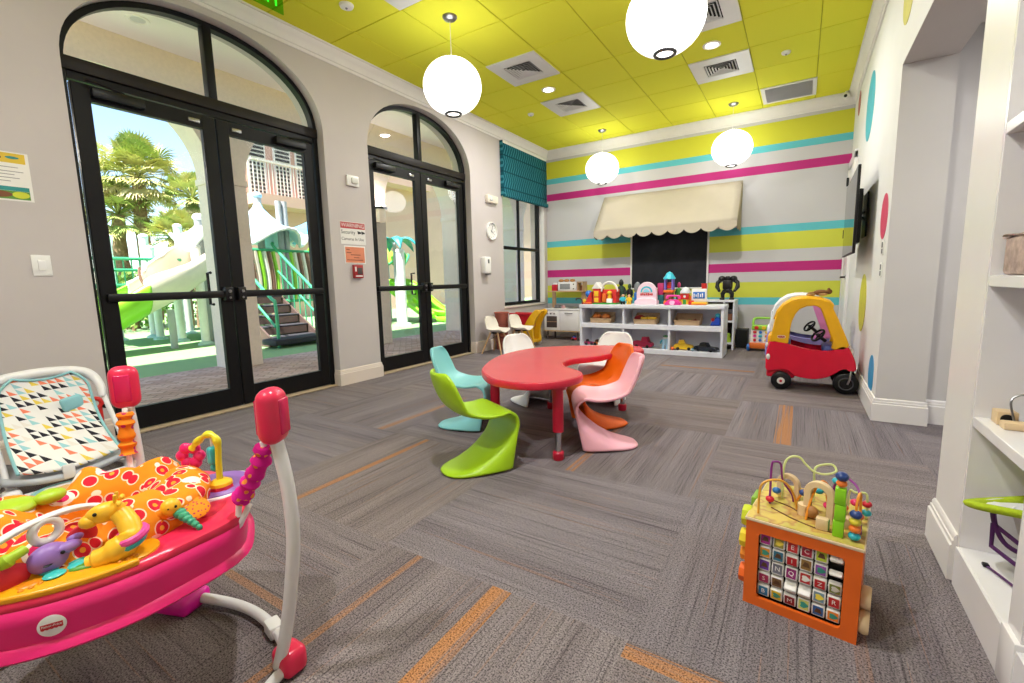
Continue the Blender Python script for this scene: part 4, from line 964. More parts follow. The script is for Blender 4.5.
# ------------------------------------------------------------------ ride-on toy cars
def ride_on(name, label, loc, cb, cr, cr2, cpil, hasbadge):
    o = thing(name, label, 'toy car', loc, 0, 'ride-on toy cars by the right wall')
    ox = .10
    body = [(-.235, .17), (-.243, .23), (-.243, .30), (-.232, .40), (-.212, .455), (-.15, .452), (-.069, .432), (.065, .395), (.17, .383), (.27, .386), (.34, .425), (.372, .43), (.40, .40), (.425, .345), (.442, .30), (.452, .25), (.45, .215), (.42, .205), (.39, .225), (.35, .215), (.316, .186), (.25, .14), (.153, .114), (.06, .118), (.0, .13), (-.03, .15), (-.06, .175), (-.11, .185), (-.17, .175)]
    pl = [(p.x-ox, p.y) for p in spl([(a, c, 0) for a, c in body], 3, True)]
    w = .205
    prof = [(0, .86), (.012, .95), (.04, 1.0)]
    b = MB().mat(cb)                             # tub: rounded shell lofted across the width, hollow cabin
    cx, cz = .0, .30; lo = []
    for yy, k in ((-w, .90), (-w*.97, .965), (-w*.88, 1.0), (-w*.5, 1.0), (w*.5, 1.0), (w*.88, 1.0), (w*.97, .965), (w, .90)):
        lo.append([(cx+(x-cx)*(.6+.4*k), yy, cz+(z-cz)*(.55+.45*k)) for x, z in pl])
    n = len(pl); v = [q for l in lo for q in l]; f = []
    # leave the cabin opening free: skip the top-deck strip between the seat back and dash over the middle width
    for k in range(len(lo)-1):
        for i in range(n):
            j = (i+1) % n; xm, zm = pl[i]
            top = zm > .375 and -.18 < xm < .13
            if 2 <= k <= 4 and top: continue
            f.append((k*n+i, (k+1)*n+i, (k+1)*n+j, k*n+j))
    b.add(v, f); b.add(lo[0], [tuple(range(n))]); b.add(lo[-1], [tuple(range(n))[::-1]]); b.build('body_shell', o, sharp=50)
    seat = pm('seat '+name, '#4d5a9c' if hasbadge else '#8a84c8', .4)
    MB().mat(seat).rbox(-.19, .12, -.165, .165, .20, .25, .02).rbox(-.215, -.15, -.165, .165, .21, .47, .025).build('seat', o)
    MB().mat(cpil if not hasbadge else pm('dash indigo', '#3d4a94', .4)).rbox(.10, .21, -.17, .17, .33, .425, .03).build('dashboard', o)
    # roof and pillars
    ro = [(-.215, .44), (-.20, .56), (-.172, .72), (-.125, .79), (-.056, .838), (.01, .853), (.078, .857), (.16, .845), (.234, .818), (.262, .785), (.26, .757), (.30, .67), (.367, .505), (.392, .435), (.36, .395), (.30, .392), (.262, .405), (.272, .47), (.22, .62), (.178, .735), (.167, .758), (.14, .777), (.118, .784), (.06, .778), (.01, .754), (-.02, .71), (-.047, .635), (-.058, .55), (-.065, .435), (-.14, .435)]
    for yy in (-w+.022, w-.022):
        P_ = [(x-ox, z) for x, z in ro]
        b = MB().mat(cr).push(T(0, yy, 0)).prism(P_, -.022, .022, 'xz').pop(); pil = b.build('door_arch', o, bevel=.008)
        if not hasbadge: MB().mat(cpil).push(T(0, yy, 0)).prism([(x-ox, z) for x, z in ((.262, .787), (.302, .672), (.369, .506), (.394, .433), (.36, .393), (.30, .390), (.260, .405), (.270, .47), (.218, .62), (.176, .735), (.20, .775))], -.024, .024, 'xz').pop().build('pillar_cover', pil, bevel=.006)
        if yy < 0 and hasbadge:
            q = MB().mat(white_plastic).push(T(-.123-ox, yy-.0225, .495) @ RX(PI/2)).prism([(.032*math.copysign(abs(math.cos(a))**.6, math.cos(a)), .013*math.copysign(abs(math.sin(a))**.6, math.sin(a))) for a in [2*PI*i/24 for i in range(24)]], 0, .003).pop()
            q.mat(pm('badge red', '#c01828', .4)).push(T(-.123-ox, yy-.0260, .495) @ RX(PI/2)).prism([(.028*math.copysign(abs(math.cos(a))**.6, math.cos(a)), .010*math.copysign(abs(math.sin(a))**.6, math.sin(a))) for a in [2*PI*i/24 for i in range(24)]], 0, .001).pop()
            q.mat(white_plastic).text('little tikes', .0105, T(-.123-ox, yy-.0272, .495) @ RX(PI/2), .0003); q.build('badge', pil)
    top = [(-.19, .66), (-.172, .725), (-.125, .79), (-.056, .838), (.01, .853), (.078, .857), (.16, .845), (.234, .818), (.262, .785)]
    def rf(u, v):
        p = v*(len(top)-1); i = min(int(p), len(top)-2); t_ = p-i
        x = top[i][0]*(1-t_)+top[i+1][0]*t_; z = top[i][1]*(1-t_)+top[i+1][1]*t_; s = 2*u-1
        return (x-ox, s*(w-.035), z-.004+.012*(1-s*s))
    MB().mat(cr2).grid(rf, 10, 24).build('roof', o, solid=.012)
    b = MB().mat(cr2); b.rbox(-.232-ox, -.20-ox, -w+.04, w-.04, .42, .50, .01)
    b.grid(lambda u, v: (-.212-ox+.018*v, (2*u-1)*(w-.04), .49+.18*v), 6, 4) if not hasbadge else None
    b.build('rear_bar', o, solid=.008)
    # steering wheel, horn, lights
    M_ = T(.165-ox, -.02, .50) @ RX(.55) @ RY(-.75)
    b = MB().mat(black_plastic).push(M_).torus((0, 0, 0), .062, .010, 24, 8).pop()
    for a in (0, 2.1, 4.2): b.push(M_).cyl((0, 0, -.004), (.06*math.cos(a), .06*math.sin(a), 0), .008, n=8).pop()
    b.push(M_).cyl((0, 0, -.09), (0, 0, .006), .016, n=12).pop(); b.build('steering_wheel', o)
    MB().mat(pm('horn yellow', '#e8b81c', .4)).ell((.285-ox, -.10, .44), (.018, .018, .012)).build('cap', o)
    for yy in (-w+.012, w-.012): MB().mat(white_plastic).ell((-.222-ox, yy, .30), (.018, .022, .034), 14, 10).build('tail_light', o)
    MB().mat(white_plastic).ell((.415-ox, -.12, .37), (.022, .034, .034), 14, 10).ell((.415-ox, .12, .37), (.022, .034, .034), 14, 10).build('headlight', o)
    hubm = pm('hub white '+name, '#e8e4e0', .35)
    for yy in (-w+.002, w-.002):
        wheel(o, -.108-ox, yy, .084, .075, black_plastic, hubm, 'rear_wheel')
        wheel(o, .385-ox, yy*.88, .096, .07, black_plastic, black_plastic, 'front_wheel')
        MB().mat(pm('hub red', '#c41a34', .4)).push(T(-.108-ox, yy+(-.043 if yy < 0 else .043), .084) @ RX(PI/2)).lathe([(0, -.003), (.012, -.003), (.012, .003), (0, .003)], 16).pop().build('hub_cap', o)
        MB().mat(pm('tyre grey', '#3c3c42', .5)).torus((.385-ox, yy*.88+(-.036 if yy < 0 else .036), .096), .052, .006, 28, 6, 'y').build('wheel_ring', o)
        b = MB().mat(steel).tube([(.395-ox, yy*1.08+(-.006 if yy < 0 else .006), .095), (.41-ox, yy*1.09+(-.006 if yy < 0 else .006), .15), (.418-ox, yy*.98, .212)], .008, 8); b.build('fork', o)
    MB().mat(cb if hasbadge else cpil).rbox(-.235-ox, .0-ox, -w*.8, w*.8, .10, .20, .02).build('floor_pan', o)
    MB().mat(black_plastic).cyl((-.108-ox, -w, .084), (-.108-ox, w, .084), .012, n=10).build('axle', o)
    return o
ride_on('ride_on_car', 'red ride-on toy car with a yellow roof parked against the right wall', (.10, 5.085, 0), pm('car red', '#dc1236', .25, var=.03), pm('car yellow', '#efb10d', .32), pm('car yellow', '#efb10d', .32), pm('car yellow', '#efb10d', .32), True)
ride_on('ride_on_car', 'lavender ride-on toy car with a white and pink roof behind the red one', (.045, 5.96, 0), pm('car lavender', '#8d8ad0', .32), pm('car white roof', '#e8eaf0', .35), pm('car white roof', '#e8eaf0', .35), pm('car pink', '#d884c4', .35), False)
# soft brown toy on the roof
o = thing('plush_toy', 'brown stuffed toy lying on the roof of the red toy car', 'plush toy', (.165, 5.06, .866), .15)
fur = pm('brown plush', '#7a5230', .95, var=.25, scale=40, bump=.4); fur2 = pm('tan plush', '#b08a55', .95, var=.2, scale=40, bump=.4)
MB().mat(fur).ell((0, 0, .03), (.06, .035, .028)).build('body', o); MB().mat(fur).ell((.062, 0, .038), (.026, .024, .024)).ell((.06, -.02, .060), (.008, .006, .012), 8, 6).ell((.06, .02, .060), (.008, .006, .012), 8, 6).build('head', o)
for a, y in ((-.055, -.028), (-.055, .028), (.03, -.035), (.03, .035)): MB().mat(fur2).ell((a-.02, y, .014), (.035, .013, .012), 10, 8).build('leg', o)
MB().mat(fur2).tube([(-.05, 0, .035), (-.085, .01, .03), (-.105, 0, .018)], [.008, .007, .005], 8).build('tail', o)
# ------------------------------------------------------------------ toy shelf, second shelf, play kitchen
lam_white = pm('white laminate', '#dfe0e8', .4, var=.015)
o = thing('toy_shelf', 'long low white toy shelf with six open bays in front of the striped wall', 'shelf unit', (-1.825, 6.62, 0)); org = (-1.825, 6.62, 0)
SX0, SX1, SY0, SY1 = -2.835, -.815, 6.42, 6.82
MB(org).mat(lam_white).rbox(SX0-.005, SX1+.005, SY0-.008, SY1, .638, .690, .004).build('top', o)
for x in (SX0, SX1-.032): MB(org).mat(lam_white).rbox(x, x+.032, SY0, SY1, 0, .638, .002, 1).build('side_panel', o)
for x in (-2.155, -1.505):
    for z0, z1 in ((.411, .638), (.062, .345)): MB(org).mat(lam_white).box(x-.013, x+.013, SY0+.012, SY1-.01, z0, z1).build('divider', o)
MB(org).mat(lam_white).rbox(SX0+.032, SX1-.032, SY0+.002, SY1-.01, .345, .411, .002, 1).build('shelf', o)
MB(org).mat(lam_white).rbox(SX0+.032, SX1-.032, SY0+.002, SY1-.01, 0, .062, .002, 1).build('base_shelf', o)
MB(org).mat(lam_white).box(SX0+.03, SX1-.03, SY1-.012, SY1-.002, .03, .66).build('back_panel', o)
o = thing('small_shelf', 'narrow white shelf standing behind the right end of the toy shelf', 'shelf unit', (-1.15, 7.42, 0)); org = (-1.15, 7.42, 0)
dark_in = pm('dark shelf back', '#4a423c', .7)
MB(org).mat(lam_white).rbox(-1.52, -.775, 7.20, 7.62, .694, .722, .003).build('top', o)
for x in (-1.52, -.93, -.80): MB(org).mat(lam_white).box(x, x+.022, 7.205, 7.61, 0, .694).build('side_panel', o)
for z in (.08, .40): MB(org).mat(lam_white).box(-1.50, -.80, 7.21, 7.60, z, z+.022).build('shelf', o)
MB(org).mat(dark_in).box(-1.50, -.80, 7.60, 7.612, .02, .69).build('back_panel', o)
def simple(name, label, cat, loc, rz=0, grp=None): return thing(name, label, cat, loc, rz, grp)
# things on the small shelf
o = simple('toy_block', 'brown toy block in the upper opening of the narrow shelf', 'toy', (-.855, 7.33, .422)); MB().mat(pm('toy brown', '#7b4a30', .6)).rbox(-.04, .04, -.06, .06, 0, .10, .01).build('body', o); MB().mat(pm('toy grey', '#55525a', .5)).rbox(-.035, .035, -.05, .05, .1, .16, .01).build('lid', o)
o = simple('toy_figure', 'small lime toy figure in the lower opening of the narrow shelf', 'toy', (-.855, 7.30, .102)); lm = pm('toy lime', '#a8c832', .5); MB().mat(lm).lathe([(0, 0), (.032, 0), (.036, .05), (.02, .085), (0, .09)], 16).build('body', o); MB().mat(lm).ell((0, 0, .11), .028, 12, 8).build('head', o)

# play kitchen
pine = pm('birch ply', '#c6a27a', .5, var=.1, scale=12); kw = pm('kitchen white', '#e6e3e2', .4, var=.015); kd = pm('kitchen dark', '#4b3f3a', .5)
o = thing('play_kitchen', 'small white and wood play kitchen with a microwave in the back left corner', 'play kitchen', (-3.52, 7.46, 0)); org = (-3.47, 7.46, 0)
kx0, kx1, ky0, ky1 = -3.86, -3.17, 7.27, 7.66
MB(org).mat(kw).rbox(kx0, kx1, ky0+.01, ky1, .17, .535, .004).build('cabinet', o)
MB(org).mat(kw).rbox(kx0-.008, kx1+.008, ky0-.004, ky1, .535, .562, .004).build('worktop', o)
MB(org).mat(pine).box(kx0-.002, kx1+.002, ky0+.004, ky1, .155, .172).build('plinth_board', o)
for x in (kx0+.05, kx1-.05):
    for y in (ky0+.05, ky1-.05): MB(org).mat(kd).cyl((x, y, 0), (x, y, .157), .016, n=12).build('leg', o)
d = MB(org).mat(kw).rbox(kx0+.01, -3.56, ky0, ky0+.014, .18, .525, .003).build('oven_door', o)
MB(org).mat(kd).rbox(kx0+.05, -3.60, ky0-.003, ky0+.004, .225, .43, .003).build('oven_window', d)
b = MB(org).mat(pine)
b.box(kx0+.052, -3.602, ky0-.005, ky0-.002, .325, .333); b.build('oven_rack', d)
for x in (-3.79, -3.72, -3.65): MB(org).mat(steel).cyl((x, ky0, .475), (x, ky0-.014, .475), .014, n=14).build('knob', d)
d = MB(org).mat(kw).rbox(-3.545, kx1-.01, ky0, ky0+.014, .18, .525, .003).build('cupboard_door', o)
MB(org).mat(kd).tube([(-3.44, ky0, .485), (-3.44, ky0-.02, .485), (-3.30, ky0-.02, .485), (-3.30, ky0, .485)], .006, 8).build('handle', d)
for x in (kx0, kx1-.1): MB(org).mat(pine).rbox(x, x+.07 if x == kx0 else x+.1, ky1-.06, ky1-.03, .562, .86, .003).build('post', o)
MB(org).mat(pine).rbox(kx0-.005, kx1+.005, ky1-.23, ky1-.01, .855, .875, .003).build('upper_shelf', o)
b = MB(org).mat(kd).push(T(-3.68, 7.46, .562)).lathe([(0, 0), (.07, 0), (.07, .008), (0, .008)], 24).pop().push(T(-3.68, 7.36, .562)); b.pop(); b.build('hob', o)
MB(org).mat(steel).rbox(-3.46, -3.26, 7.36, 7.58, .560, .568, .004).build('sink', o)
MB(org).mat(kd).tube(spl([(-3.22, 7.52, .562), (-3.22, 7.52, .68), (-3.235, 7.51, .72), (-3.27, 7.49, .735), (-3.31, 7.48, .73), (-3.32, 7.475, .70)], 5), .011, 8).build('tap', o)
mw = MB(org).mat(kw).rbox(-3.66, -3.30, ky1-.22, ky1-.02, .876, 1.03, .008).build('microwave', o)
MB(org).mat(pm('oven glass', '#8d8f90', .2)).rbox(-3.62, -3.42, ky1-.224, ky1-.215, .905, 1.0, .004).build('window', mw)
for z in (.91, .99): MB(org).mat(kd).cyl((-3.35, ky1-.22, z), (-3.35, ky1-.23, z), .011, n=12).build('knob', mw)
b = MB(org).mat(pine)
for q in ((-3.29, -3.28, .876, 1.03), (-3.185, -3.175, .876, 1.03), (-3.29, -3.175, 1.02, 1.035)): b.box(q[0], q[1], ky1-.21, ky1-.03, q[2], q[3])
b.build('side_cubby', o)
o = simple('toy_jar', 'red toy canister standing left of the play microwave', 'toy', (-3.805, 7.535, .876)); MB().mat(trd).rbox(-.055, .055, -.055, .055, 0, .115, .012).build('body', o); MB().mat(kw).cyl((0, 0, .115), (0, 0, .145), .042, .036, 20).build('lid', o)
o = simple('toy_jar', 'small brown jar in the wooden cubby right of the play microwave', 'toy', (-3.285, 7.53, .876)); MB().mat(pm('toy brown', '#7b4a30', .6)).lathe([(0, 0), (.03, 0), (.032, .07), (.02, .085), (0, .085)], 16).build('body', o); MB().mat(pine).cyl((0, 0, .085), (0, 0, .10), .022, n=14).build('lid', o)
bun = pm('bread crust', '#b07a4a', .8, var=.15, scale=30)
for x, y, lab in ((-3.71, 7.56, 'toy bread roll lying on the play microwave at the left end'), (-3.535, 7.55, 'toy bread roll lying on the middle of the play microwave'), (-3.42, 7.55, 'toy bread roll lying on the play microwave at the right end')):
    z = 1.031 if x > -3.66 else 1.031
    if x < -3.66: x = -3.65
    o = simple('toy_bread', lab, 'toy', (x-.05, y, z), .3, 'toy bread rolls'); MB().mat(bun).ell((0, 0, .027), (.05, .035, .027), 16, 10).build('loaf', o); MB().mat(pm('bread score', '#dcb98a', .8)).ell((-.012, 0, .05), (.006, .022, .006), 8, 6).ell((.014, 0, .05), (.006, .022, .006), 8, 6).build('score', o)
pot = pm('pot grey', '#8a8a90', .3, metal=.6)
o = simple('toy_pot', 'small grey toy pot on the hob of the play kitchen', 'toy', (-3.730, 7.46, .571)); MB().mat(pot).lathe([(0, 0), (.05, 0), (.055, .05), (.05, .05), (.046, .006), (0, .006)], 24).build('body', o); MB().mat(black_plastic).tube([(.05, 0, .04), (.12, -.03, .045)], .007, 8).build('handle', o)
o = simple('toy_cup', 'small pink toy cup on the worktop of the play kitchen', 'toy', (-3.590, 7.40, .563)); MB().mat(pm('toy blush', '#d8a8a8', .5)).lathe([(0, 0), (.024, 0), (.03, .05), (.026, .05), (.02, .005), (0, .005)], 18).build('body', o); MB().mat(pm('toy blush', '#d8a8a8', .5)).torus((.034, 0, .027), .014, .004, 14, 6, 'y').build('handle', o)
def minicar(name, label, loc, rz, body, cab, L=.16, W_=.07, h=.045, grp=None, pick=False):
    o = thing(name, label, 'toy car', loc, rz, grp)
    MB().mat(body).prism([(p.x, p.y) for p in spl([(-L/2, .018, 0), (-L/2, h, 0), (-L*.3, h*1.1, 0), (L*.25, h*1.02, 0), (L/2, h*.85, 0), (L/2, .018, 0), (0, .012, 0)], 4, True)], -W_/2, W_/2, 'xz').build('body', o, bevel=.005)
    c0 = -.02 if not pick else .04
    MB().mat(cab).prism([(c0-L*.24, h), (c0-L*.17, h*1.85), (c0+L*.10, h*1.85), (c0+L*.22, h)], -W_*.42, W_*.42, 'xz').build('cabin', o, bevel=.004)
    for sx in (-.3, .3):
        for sy in (-1, 1): MB().mat(black_plastic).push(T(sx*L, sy*W_*.5, .022) @ RX(PI/2)).lathe([(0, -.011), (.016, -.011), (.022, -.007), (.022, .007), (.016, .011), (0, .011)], 18).pop().build('wheel', o)
    return o
minicar('toy_truck', 'small red toy truck on the carpet under the play kitchen', (-3.33, 7.36, 0), .4, trd, blu, .14)

# ------------------------------------------------------------------ toys along the top of the shelf
ZT = .691
cR, cY, cB, cG, cO, cP, cW, cK, cT, cM = (pm('toy red', '#cf2a26', .35), pm('toy yellow', '#e9bd28', .35), pm('toy blue', '#2a6fc4', .35), pm('toy green', '#3c9a3c', .4), pm('toy orange', '#e8742a', .4), pm('toy pink', '#e83c9a', .35), pm('toy white', '#ece6e2', .4), pm('toy black', '#16161a', .4), pm('toy turquoise', '#3ab6cc', .35), pm('toy magenta', '#b8306a', .4))
o = simple('ball_drop_toy', 'red ramp toy with a blue ball at the left end of the toy shelf', 'toy', (-2.765, 6.60, ZT))
MB().mat(cR).prism([(-.08, 0), (.075, 0), (.075, .19), (.055, .19), (-.02, .05), (-.08, .03)], -.05, .05, 'xz').build('ramp', o, bevel=.004); MB().mat(cB).ell((.005, 0, .155), .055, 18, 12).build('ball', o); MB().mat(cY).ell((-.045, -.055, .055), .026, 14, 8).build('knob', o); MB().mat(cO).rbox(-.07, .07, -.056, -.048, .01, .03, .003).build('stripe', o)
# barn
o = simple('toy_farmhouse', 'red and yellow toy farmhouse with a white arched handle on the toy shelf', 'toy', (-2.475, 6.60, ZT))
MB().mat(cG).rbox(-.19, .19, -.09, .09, 0, .02, .005).build('base', o)
b = MB().mat(cR).rbox(-.185, -.075, -.08, .08, .02, .24, .006); b.rbox(-.075, .18, -.01, .08, .02, .22, .006).rbox(.13, .18, -.08, -.01, .02, .22, .005); b.build('wall', o)
MB().mat(cW).prism([(-.205, .235), (-.13, .335), (-.055, .235)], -.09, .09, 'xz').build('roof', o, bevel=.005)
b = MB().mat(cW).tube([(.055+.125*math.cos(a), -.03, .19+.14*math.sin(a)) for a in [PI*i/20 for i in range(21)]], .017, 8); b.build('arched_handle', o)
MB().mat(cY).rbox(-.165, -.095, -.086, -.078, .12, .20, .004).build('window', o); MB().mat(cY).rbox(-.165, -.095, -.086, -.078, .03, .10, .004).build('door', o); MB().mat(cO).rbox(-.06, .0, -.03, -.008, .03, .16, .006).build('feed_bin', o); MB().mat(cY).cyl((.06, -.02, .02), (.06, -.02, .14), .035, .03, 18).build('silo', o); MB().mat(cW).rbox(.03, .12, -.085, -.04, .02, .085, .008).build('trough', o); MB().mat(cY).ell((.055, -.02, .165), (.04, .04, .034)).build('silo_dome', o)
def figure(name, label, loc, body, head, h, w, arms=None, hat=None, rz=0, grp=None, legs=None):
    o = thing(name, label, 'toy figure', loc, rz, grp); q = h/1.0
    for s in (-1, 1): MB().mat(legs or body).rbox(s*w*.28-w*.18, s*w*.28+w*.18, -w*.22, w*.22, 0, h*.34, w*.06).build('leg', o)
    MB().mat(body).lathe([(0, h*.30), (w*.42, h*.30), (w*.5, h*.5), (w*.38, h*.68), (w*.15, h*.72), (0, h*.72)], 16, sy=.7).build('torso', o)
    MB().mat(head).ell((0, 0, h*.83), (w*.3, w*.28, h*.14), 14, 10).build('head', o)
    for s in (-1, 1): MB().mat(arms or body).tube([(s*w*.38, 0, h*.64), (s*w*.62, -w*.1, h*.5), (s*w*.58, -w*.3, h*.40)], [w*.13, w*.11, w*.12], 8).build('arm', o)
    if hat: MB().mat(hat).lathe([(0, 0), (w*.36, 0), (w*.3, h*.06), (0, h*.10)], 16, (0, 0, h*.89)).build('hat', o)
    return o
kgr = pm('toy dark green', '#22402e', .5)
figure('toy_figure', 'tall dark green and black toy figure behind the farmhouse', (-2.30, 6.76, ZT), kgr, cK, .38, .12, cK)
figure('toy_figure', 'dark toy figure next to the tall dark green one at the chalkboard edge', (-2.165, 6.745, ZT), cK, kgr, .31, .09, kgr)
skin_t = pm('toy skin tone', '#d9a77c', .5)
figure('toy_figure', 'small toy figure in turquoise clothes standing at the front of the shelf', (-2.19, 6.52, ZT), cT, skin_t, .155, .07, cT, None, 0, None, cK)
figure('toy_figure', 'small toy figure in yellow clothes left of the pink arched toy', (-2.10, 6.52, ZT), cY, skin_t, .15, .07, cY, None, 0, None, cY)
o = simple('toy_bottle', 'clear grey toy bottle with a blue base behind the pink arched toy', 'toy', (-2.05, 6.76, ZT)); MB().mat(cB).lathe([(0, 0), (.045, 0), (.05, .15), (.04, .17), (0, .17)], 20).build('base', o); MB().mat(pm('smoky plastic', '#8a9094', .2, trans=.3)).lathe([(.04, .17), (.05, .2), (.045, .28), (.02, .32), (0, .32)], 20).build('jar', o)
# arched music toy
pale = pm('pale pink plastic', '#eccfdc', .4, var=.02)
o = simple('arched_music_toy', 'pale pink arched toy with a blue rainbow and red writing on the shelf', 'toy', (-1.865, 6.60, ZT), 0)
def archpoly(w, h, n=20): return [(-w, 0), (w, 0)]+[(w*.98*math.cos(PI*i/n), h*.42+h*.58*math.sin(PI*i/n)) for i in range(n+1)]
MB().mat(pale).push(T(0, 0, .03)).prism(archpoly(.145, .29), -.02, .05, 'xz').pop().build('arch_back', o, bevel=.008)
MB().mat(pale).prism([(-.16, 0), (.16, 0), (.16, .05), (.10, .09), (-.10, .09), (-.16, .05)], -.07, .06, 'xz').build('base', o, bevel=.008)
for r, mm in ((.085, cT), (.062, pale), (.045, pm('toy sky', '#8fd2ea', .4))):
    MB().mat(mm).prism([(r*math.cos(PI*i/18), .175+r*math.sin(PI*i/18)) for i in range(19)], -.024-.002*(.1-r)*30, -.018, 'xz').build('rainbow_band', o)
b = MB().mat(cR)
for k in range(7): b.rbox(-.085+.026*k, -.066+.026*k, -.028, -.02, .128+.004*(k % 2), .155+.003*((k+1) % 3), .003)
b.build('squiggle', o)
# magenta column toy, tower, etc.
o = simple('toy_bin', 'magenta and teal toy canister between the pink arch and the blue domed tower', 'toy', (-1.695, 6.74, ZT)); MB().mat(pm('toy deep teal', '#1d6a72', .4)).rbox(-.05, .05, -.05, .05, 0, .13, .01).build('base', o); MB().mat(cM).rbox(-.045, .045, -.045, .045, .13, .30, .01).build('top', o)
o = simple('toy_tower', 'tall toy tower with a bright blue domed roof and orange base', 'toy', (-1.575, 6.70, ZT)); 
MB().mat(cO).rbox(-.065, .065, -.06, .06, 0, .05, .008).build('base', o); MB().mat(pm('toy brown', '#7b4a30', .6)).rbox(-.055, .055, -.05, .05, .05, .17, .006).build('lower_storey', o)
MB().mat(cO).rbox(-.068, .068, -.064, .064, .165, .20, .006).build('balcony', o)
for sx in (-1, 1):
    for sy in (-1, 1): MB().mat(pm('toy purple', '#7a6cc8', .4)).cyl((sx*.05, sy*.045, .2), (sx*.05, sy*.045, .36), .013, n=12).build('column', o)
MB().mat(cR).rbox(-.03, .03, -.03, .03, .22, .31, .012).build('lift_car', o); MB().mat(cT).lathe([(0, .355), (.085, .355), (.08, .375), (.055, .41), (.04, .44), (.012, .455), (0, .46)], 24).build('dome', o)
o = figure('toy_figure', 'green and dark toy figure right of the blue domed tower', (-1.455, 6.76, ZT), cG, cM, .32, .075, cK, None, 0, None, cK)
# phone
o = simple('toy_phone', 'bright pink toy telephone at the front of the shelf', 'toy', (-1.47, 6.49, ZT)); MB().mat(cP).prism([(-.11, 0), (.11, 0), (.105, .03), (.05, .075), (-.05, .075), (-.105, .03)], -.055, .055, 'xz').build('body', o, bevel=.008)
MB().mat(pm('toy light pink', '#f5a8d0', .4)).cyl((0, -.052, .03), (0, -.066, .036), .035, n=22).build('dial', o)
MB().mat(cP).tube(spl([(-.08, 0, .085), (-.075, 0, .115), (-.03, 0, .125), (.03, 0, .125), (.075, 0, .115), (.08, 0, .085)], 4), [.02]*6+[.014]*9+[.02]*6, 10).build('handset', o)
# little house with grey roof
o = simple('toy_house', 'little yellow and red toy house with a pale domed roof on the shelf', 'toy', (-1.345, 6.66, ZT)); MB().mat(cY).rbox(-.055, .055, -.05, .05, 0, .16, .008).build('wall', o); MB().mat(cR).rbox(-.058, .058, -.056, -.048, .07, .15, .006).build('awning', o); MB().mat(cG).rbox(-.022, .022, -.055, -.048, .0, .07, .004).build('door', o)
MB().mat(pm('toy pale grey', '#c9cdd0', .4)).lathe([(0, .155), (.075, .155), (.07, .18), (.045, .215), (.018, .235), (0, .24)], 22).build('roof', o); MB().mat(cW).ell((0, -.056, .11), (.018, .006, .018), 12, 8).build('clock', o)
for s in (-1, 1): MB().mat(cO).cyl((s*.075, -.01, 0), (s*.075, -.01, .12), .018, n=14).build('post', o)
# till with a blue screen
o = simple('toy_till', 'toy till with a white framed blue screen on a red and yellow base', 'toy', (-1.155, 6.56, ZT)); MB().mat(cR).rbox(-.12, -.085, -.06, .06, 0, .05, .008).rbox(-.09, -.05, -.06, .06, 0, .06, .008).build('left_keys', o)
MB().mat(cY).rbox(-.075, .115, -.07, .06, 0, .038, .008).build('base', o); MB().mat(cO).rbox(-.07, .11, -.076, -.066, .005, .02, .003).build('drawer', o)
MB().mat(cW).rbox(-.085, .105, -.03, .035, .038, .215, .01).build('housing', o); MB().mat(cB).rbox(-.065, .085, -.034, -.028, .085, .175, .004).build('screen', o)
b = MB().mat(cW)
for k, (x, z, hh) in enumerate(((-.05, .10, .05), (-.025, .11, .03), (.0, .10, .06), (.03, .105, .04), (.055, .10, .055))): b.rbox(x-.007, x+.007, -.037, -.033, z, z+hh, .003)
b.build('screen_bars', o)
o = simple('toy_cup', 'red toy cup standing behind the till with the blue screen', 'toy', (-1.11, 6.70, ZT)); MB().mat(cR).lathe([(0, 0), (.03, 0), (.036, .27), (.04, .285), (.032, .285), (.026, .01), (0, .01)], 20).build('body', o); MB().mat(cW).torus((0, 0, .2), .0355, .004, 20, 6).build('stripe', o)
# black robot
rob = pm('robot black', '#0e0e12', .32, var=.15)
o = thing('toy_robot', 'black big-shouldered toy robot on the narrow shelf against the striped wall', 'toy robot', (-.90, 7.36, .723), 0); o.scale = (.86, .86, 1)
b = MB().mat(rob).rbox(-.075, .075, -.05, .05, .15, .29, .02).rbox(-.05, .05, -.04, .04, .10, .16, .015); b.build('torso', o)
MB().mat(rob).rbox(-.035, .035, -.045, .03, .28, .345, .014).build('head', o)
for s in (-1, 1):
    g = MB().mat(rob).ell((s*.09, 0, .305), (.06, .055, .045), 14, 10).tube([(s*.10, 0, .29), (s*.155, -.01, .25), (s*.16, -.03, .19), (s*.125, -.06, .14)], [.034, .032, .036, .022], 10).build('arm', o)
    MB().mat(rob).rbox(s*.12-.022, s*.12+.022, -.09, -.04, .115, .155, .01).build('fist', g)
    g = MB().mat(rob).tube([(s*.04, 0, .13), (s*.075, -.01, .085), (s*.07, 0, .03)], [.034, .036, .03], 10).build('leg', o)
    MB().mat(rob).rbox(s*.075-.038, s*.075+.038, -.07, .04, 0, .032, .01).build('foot', g)

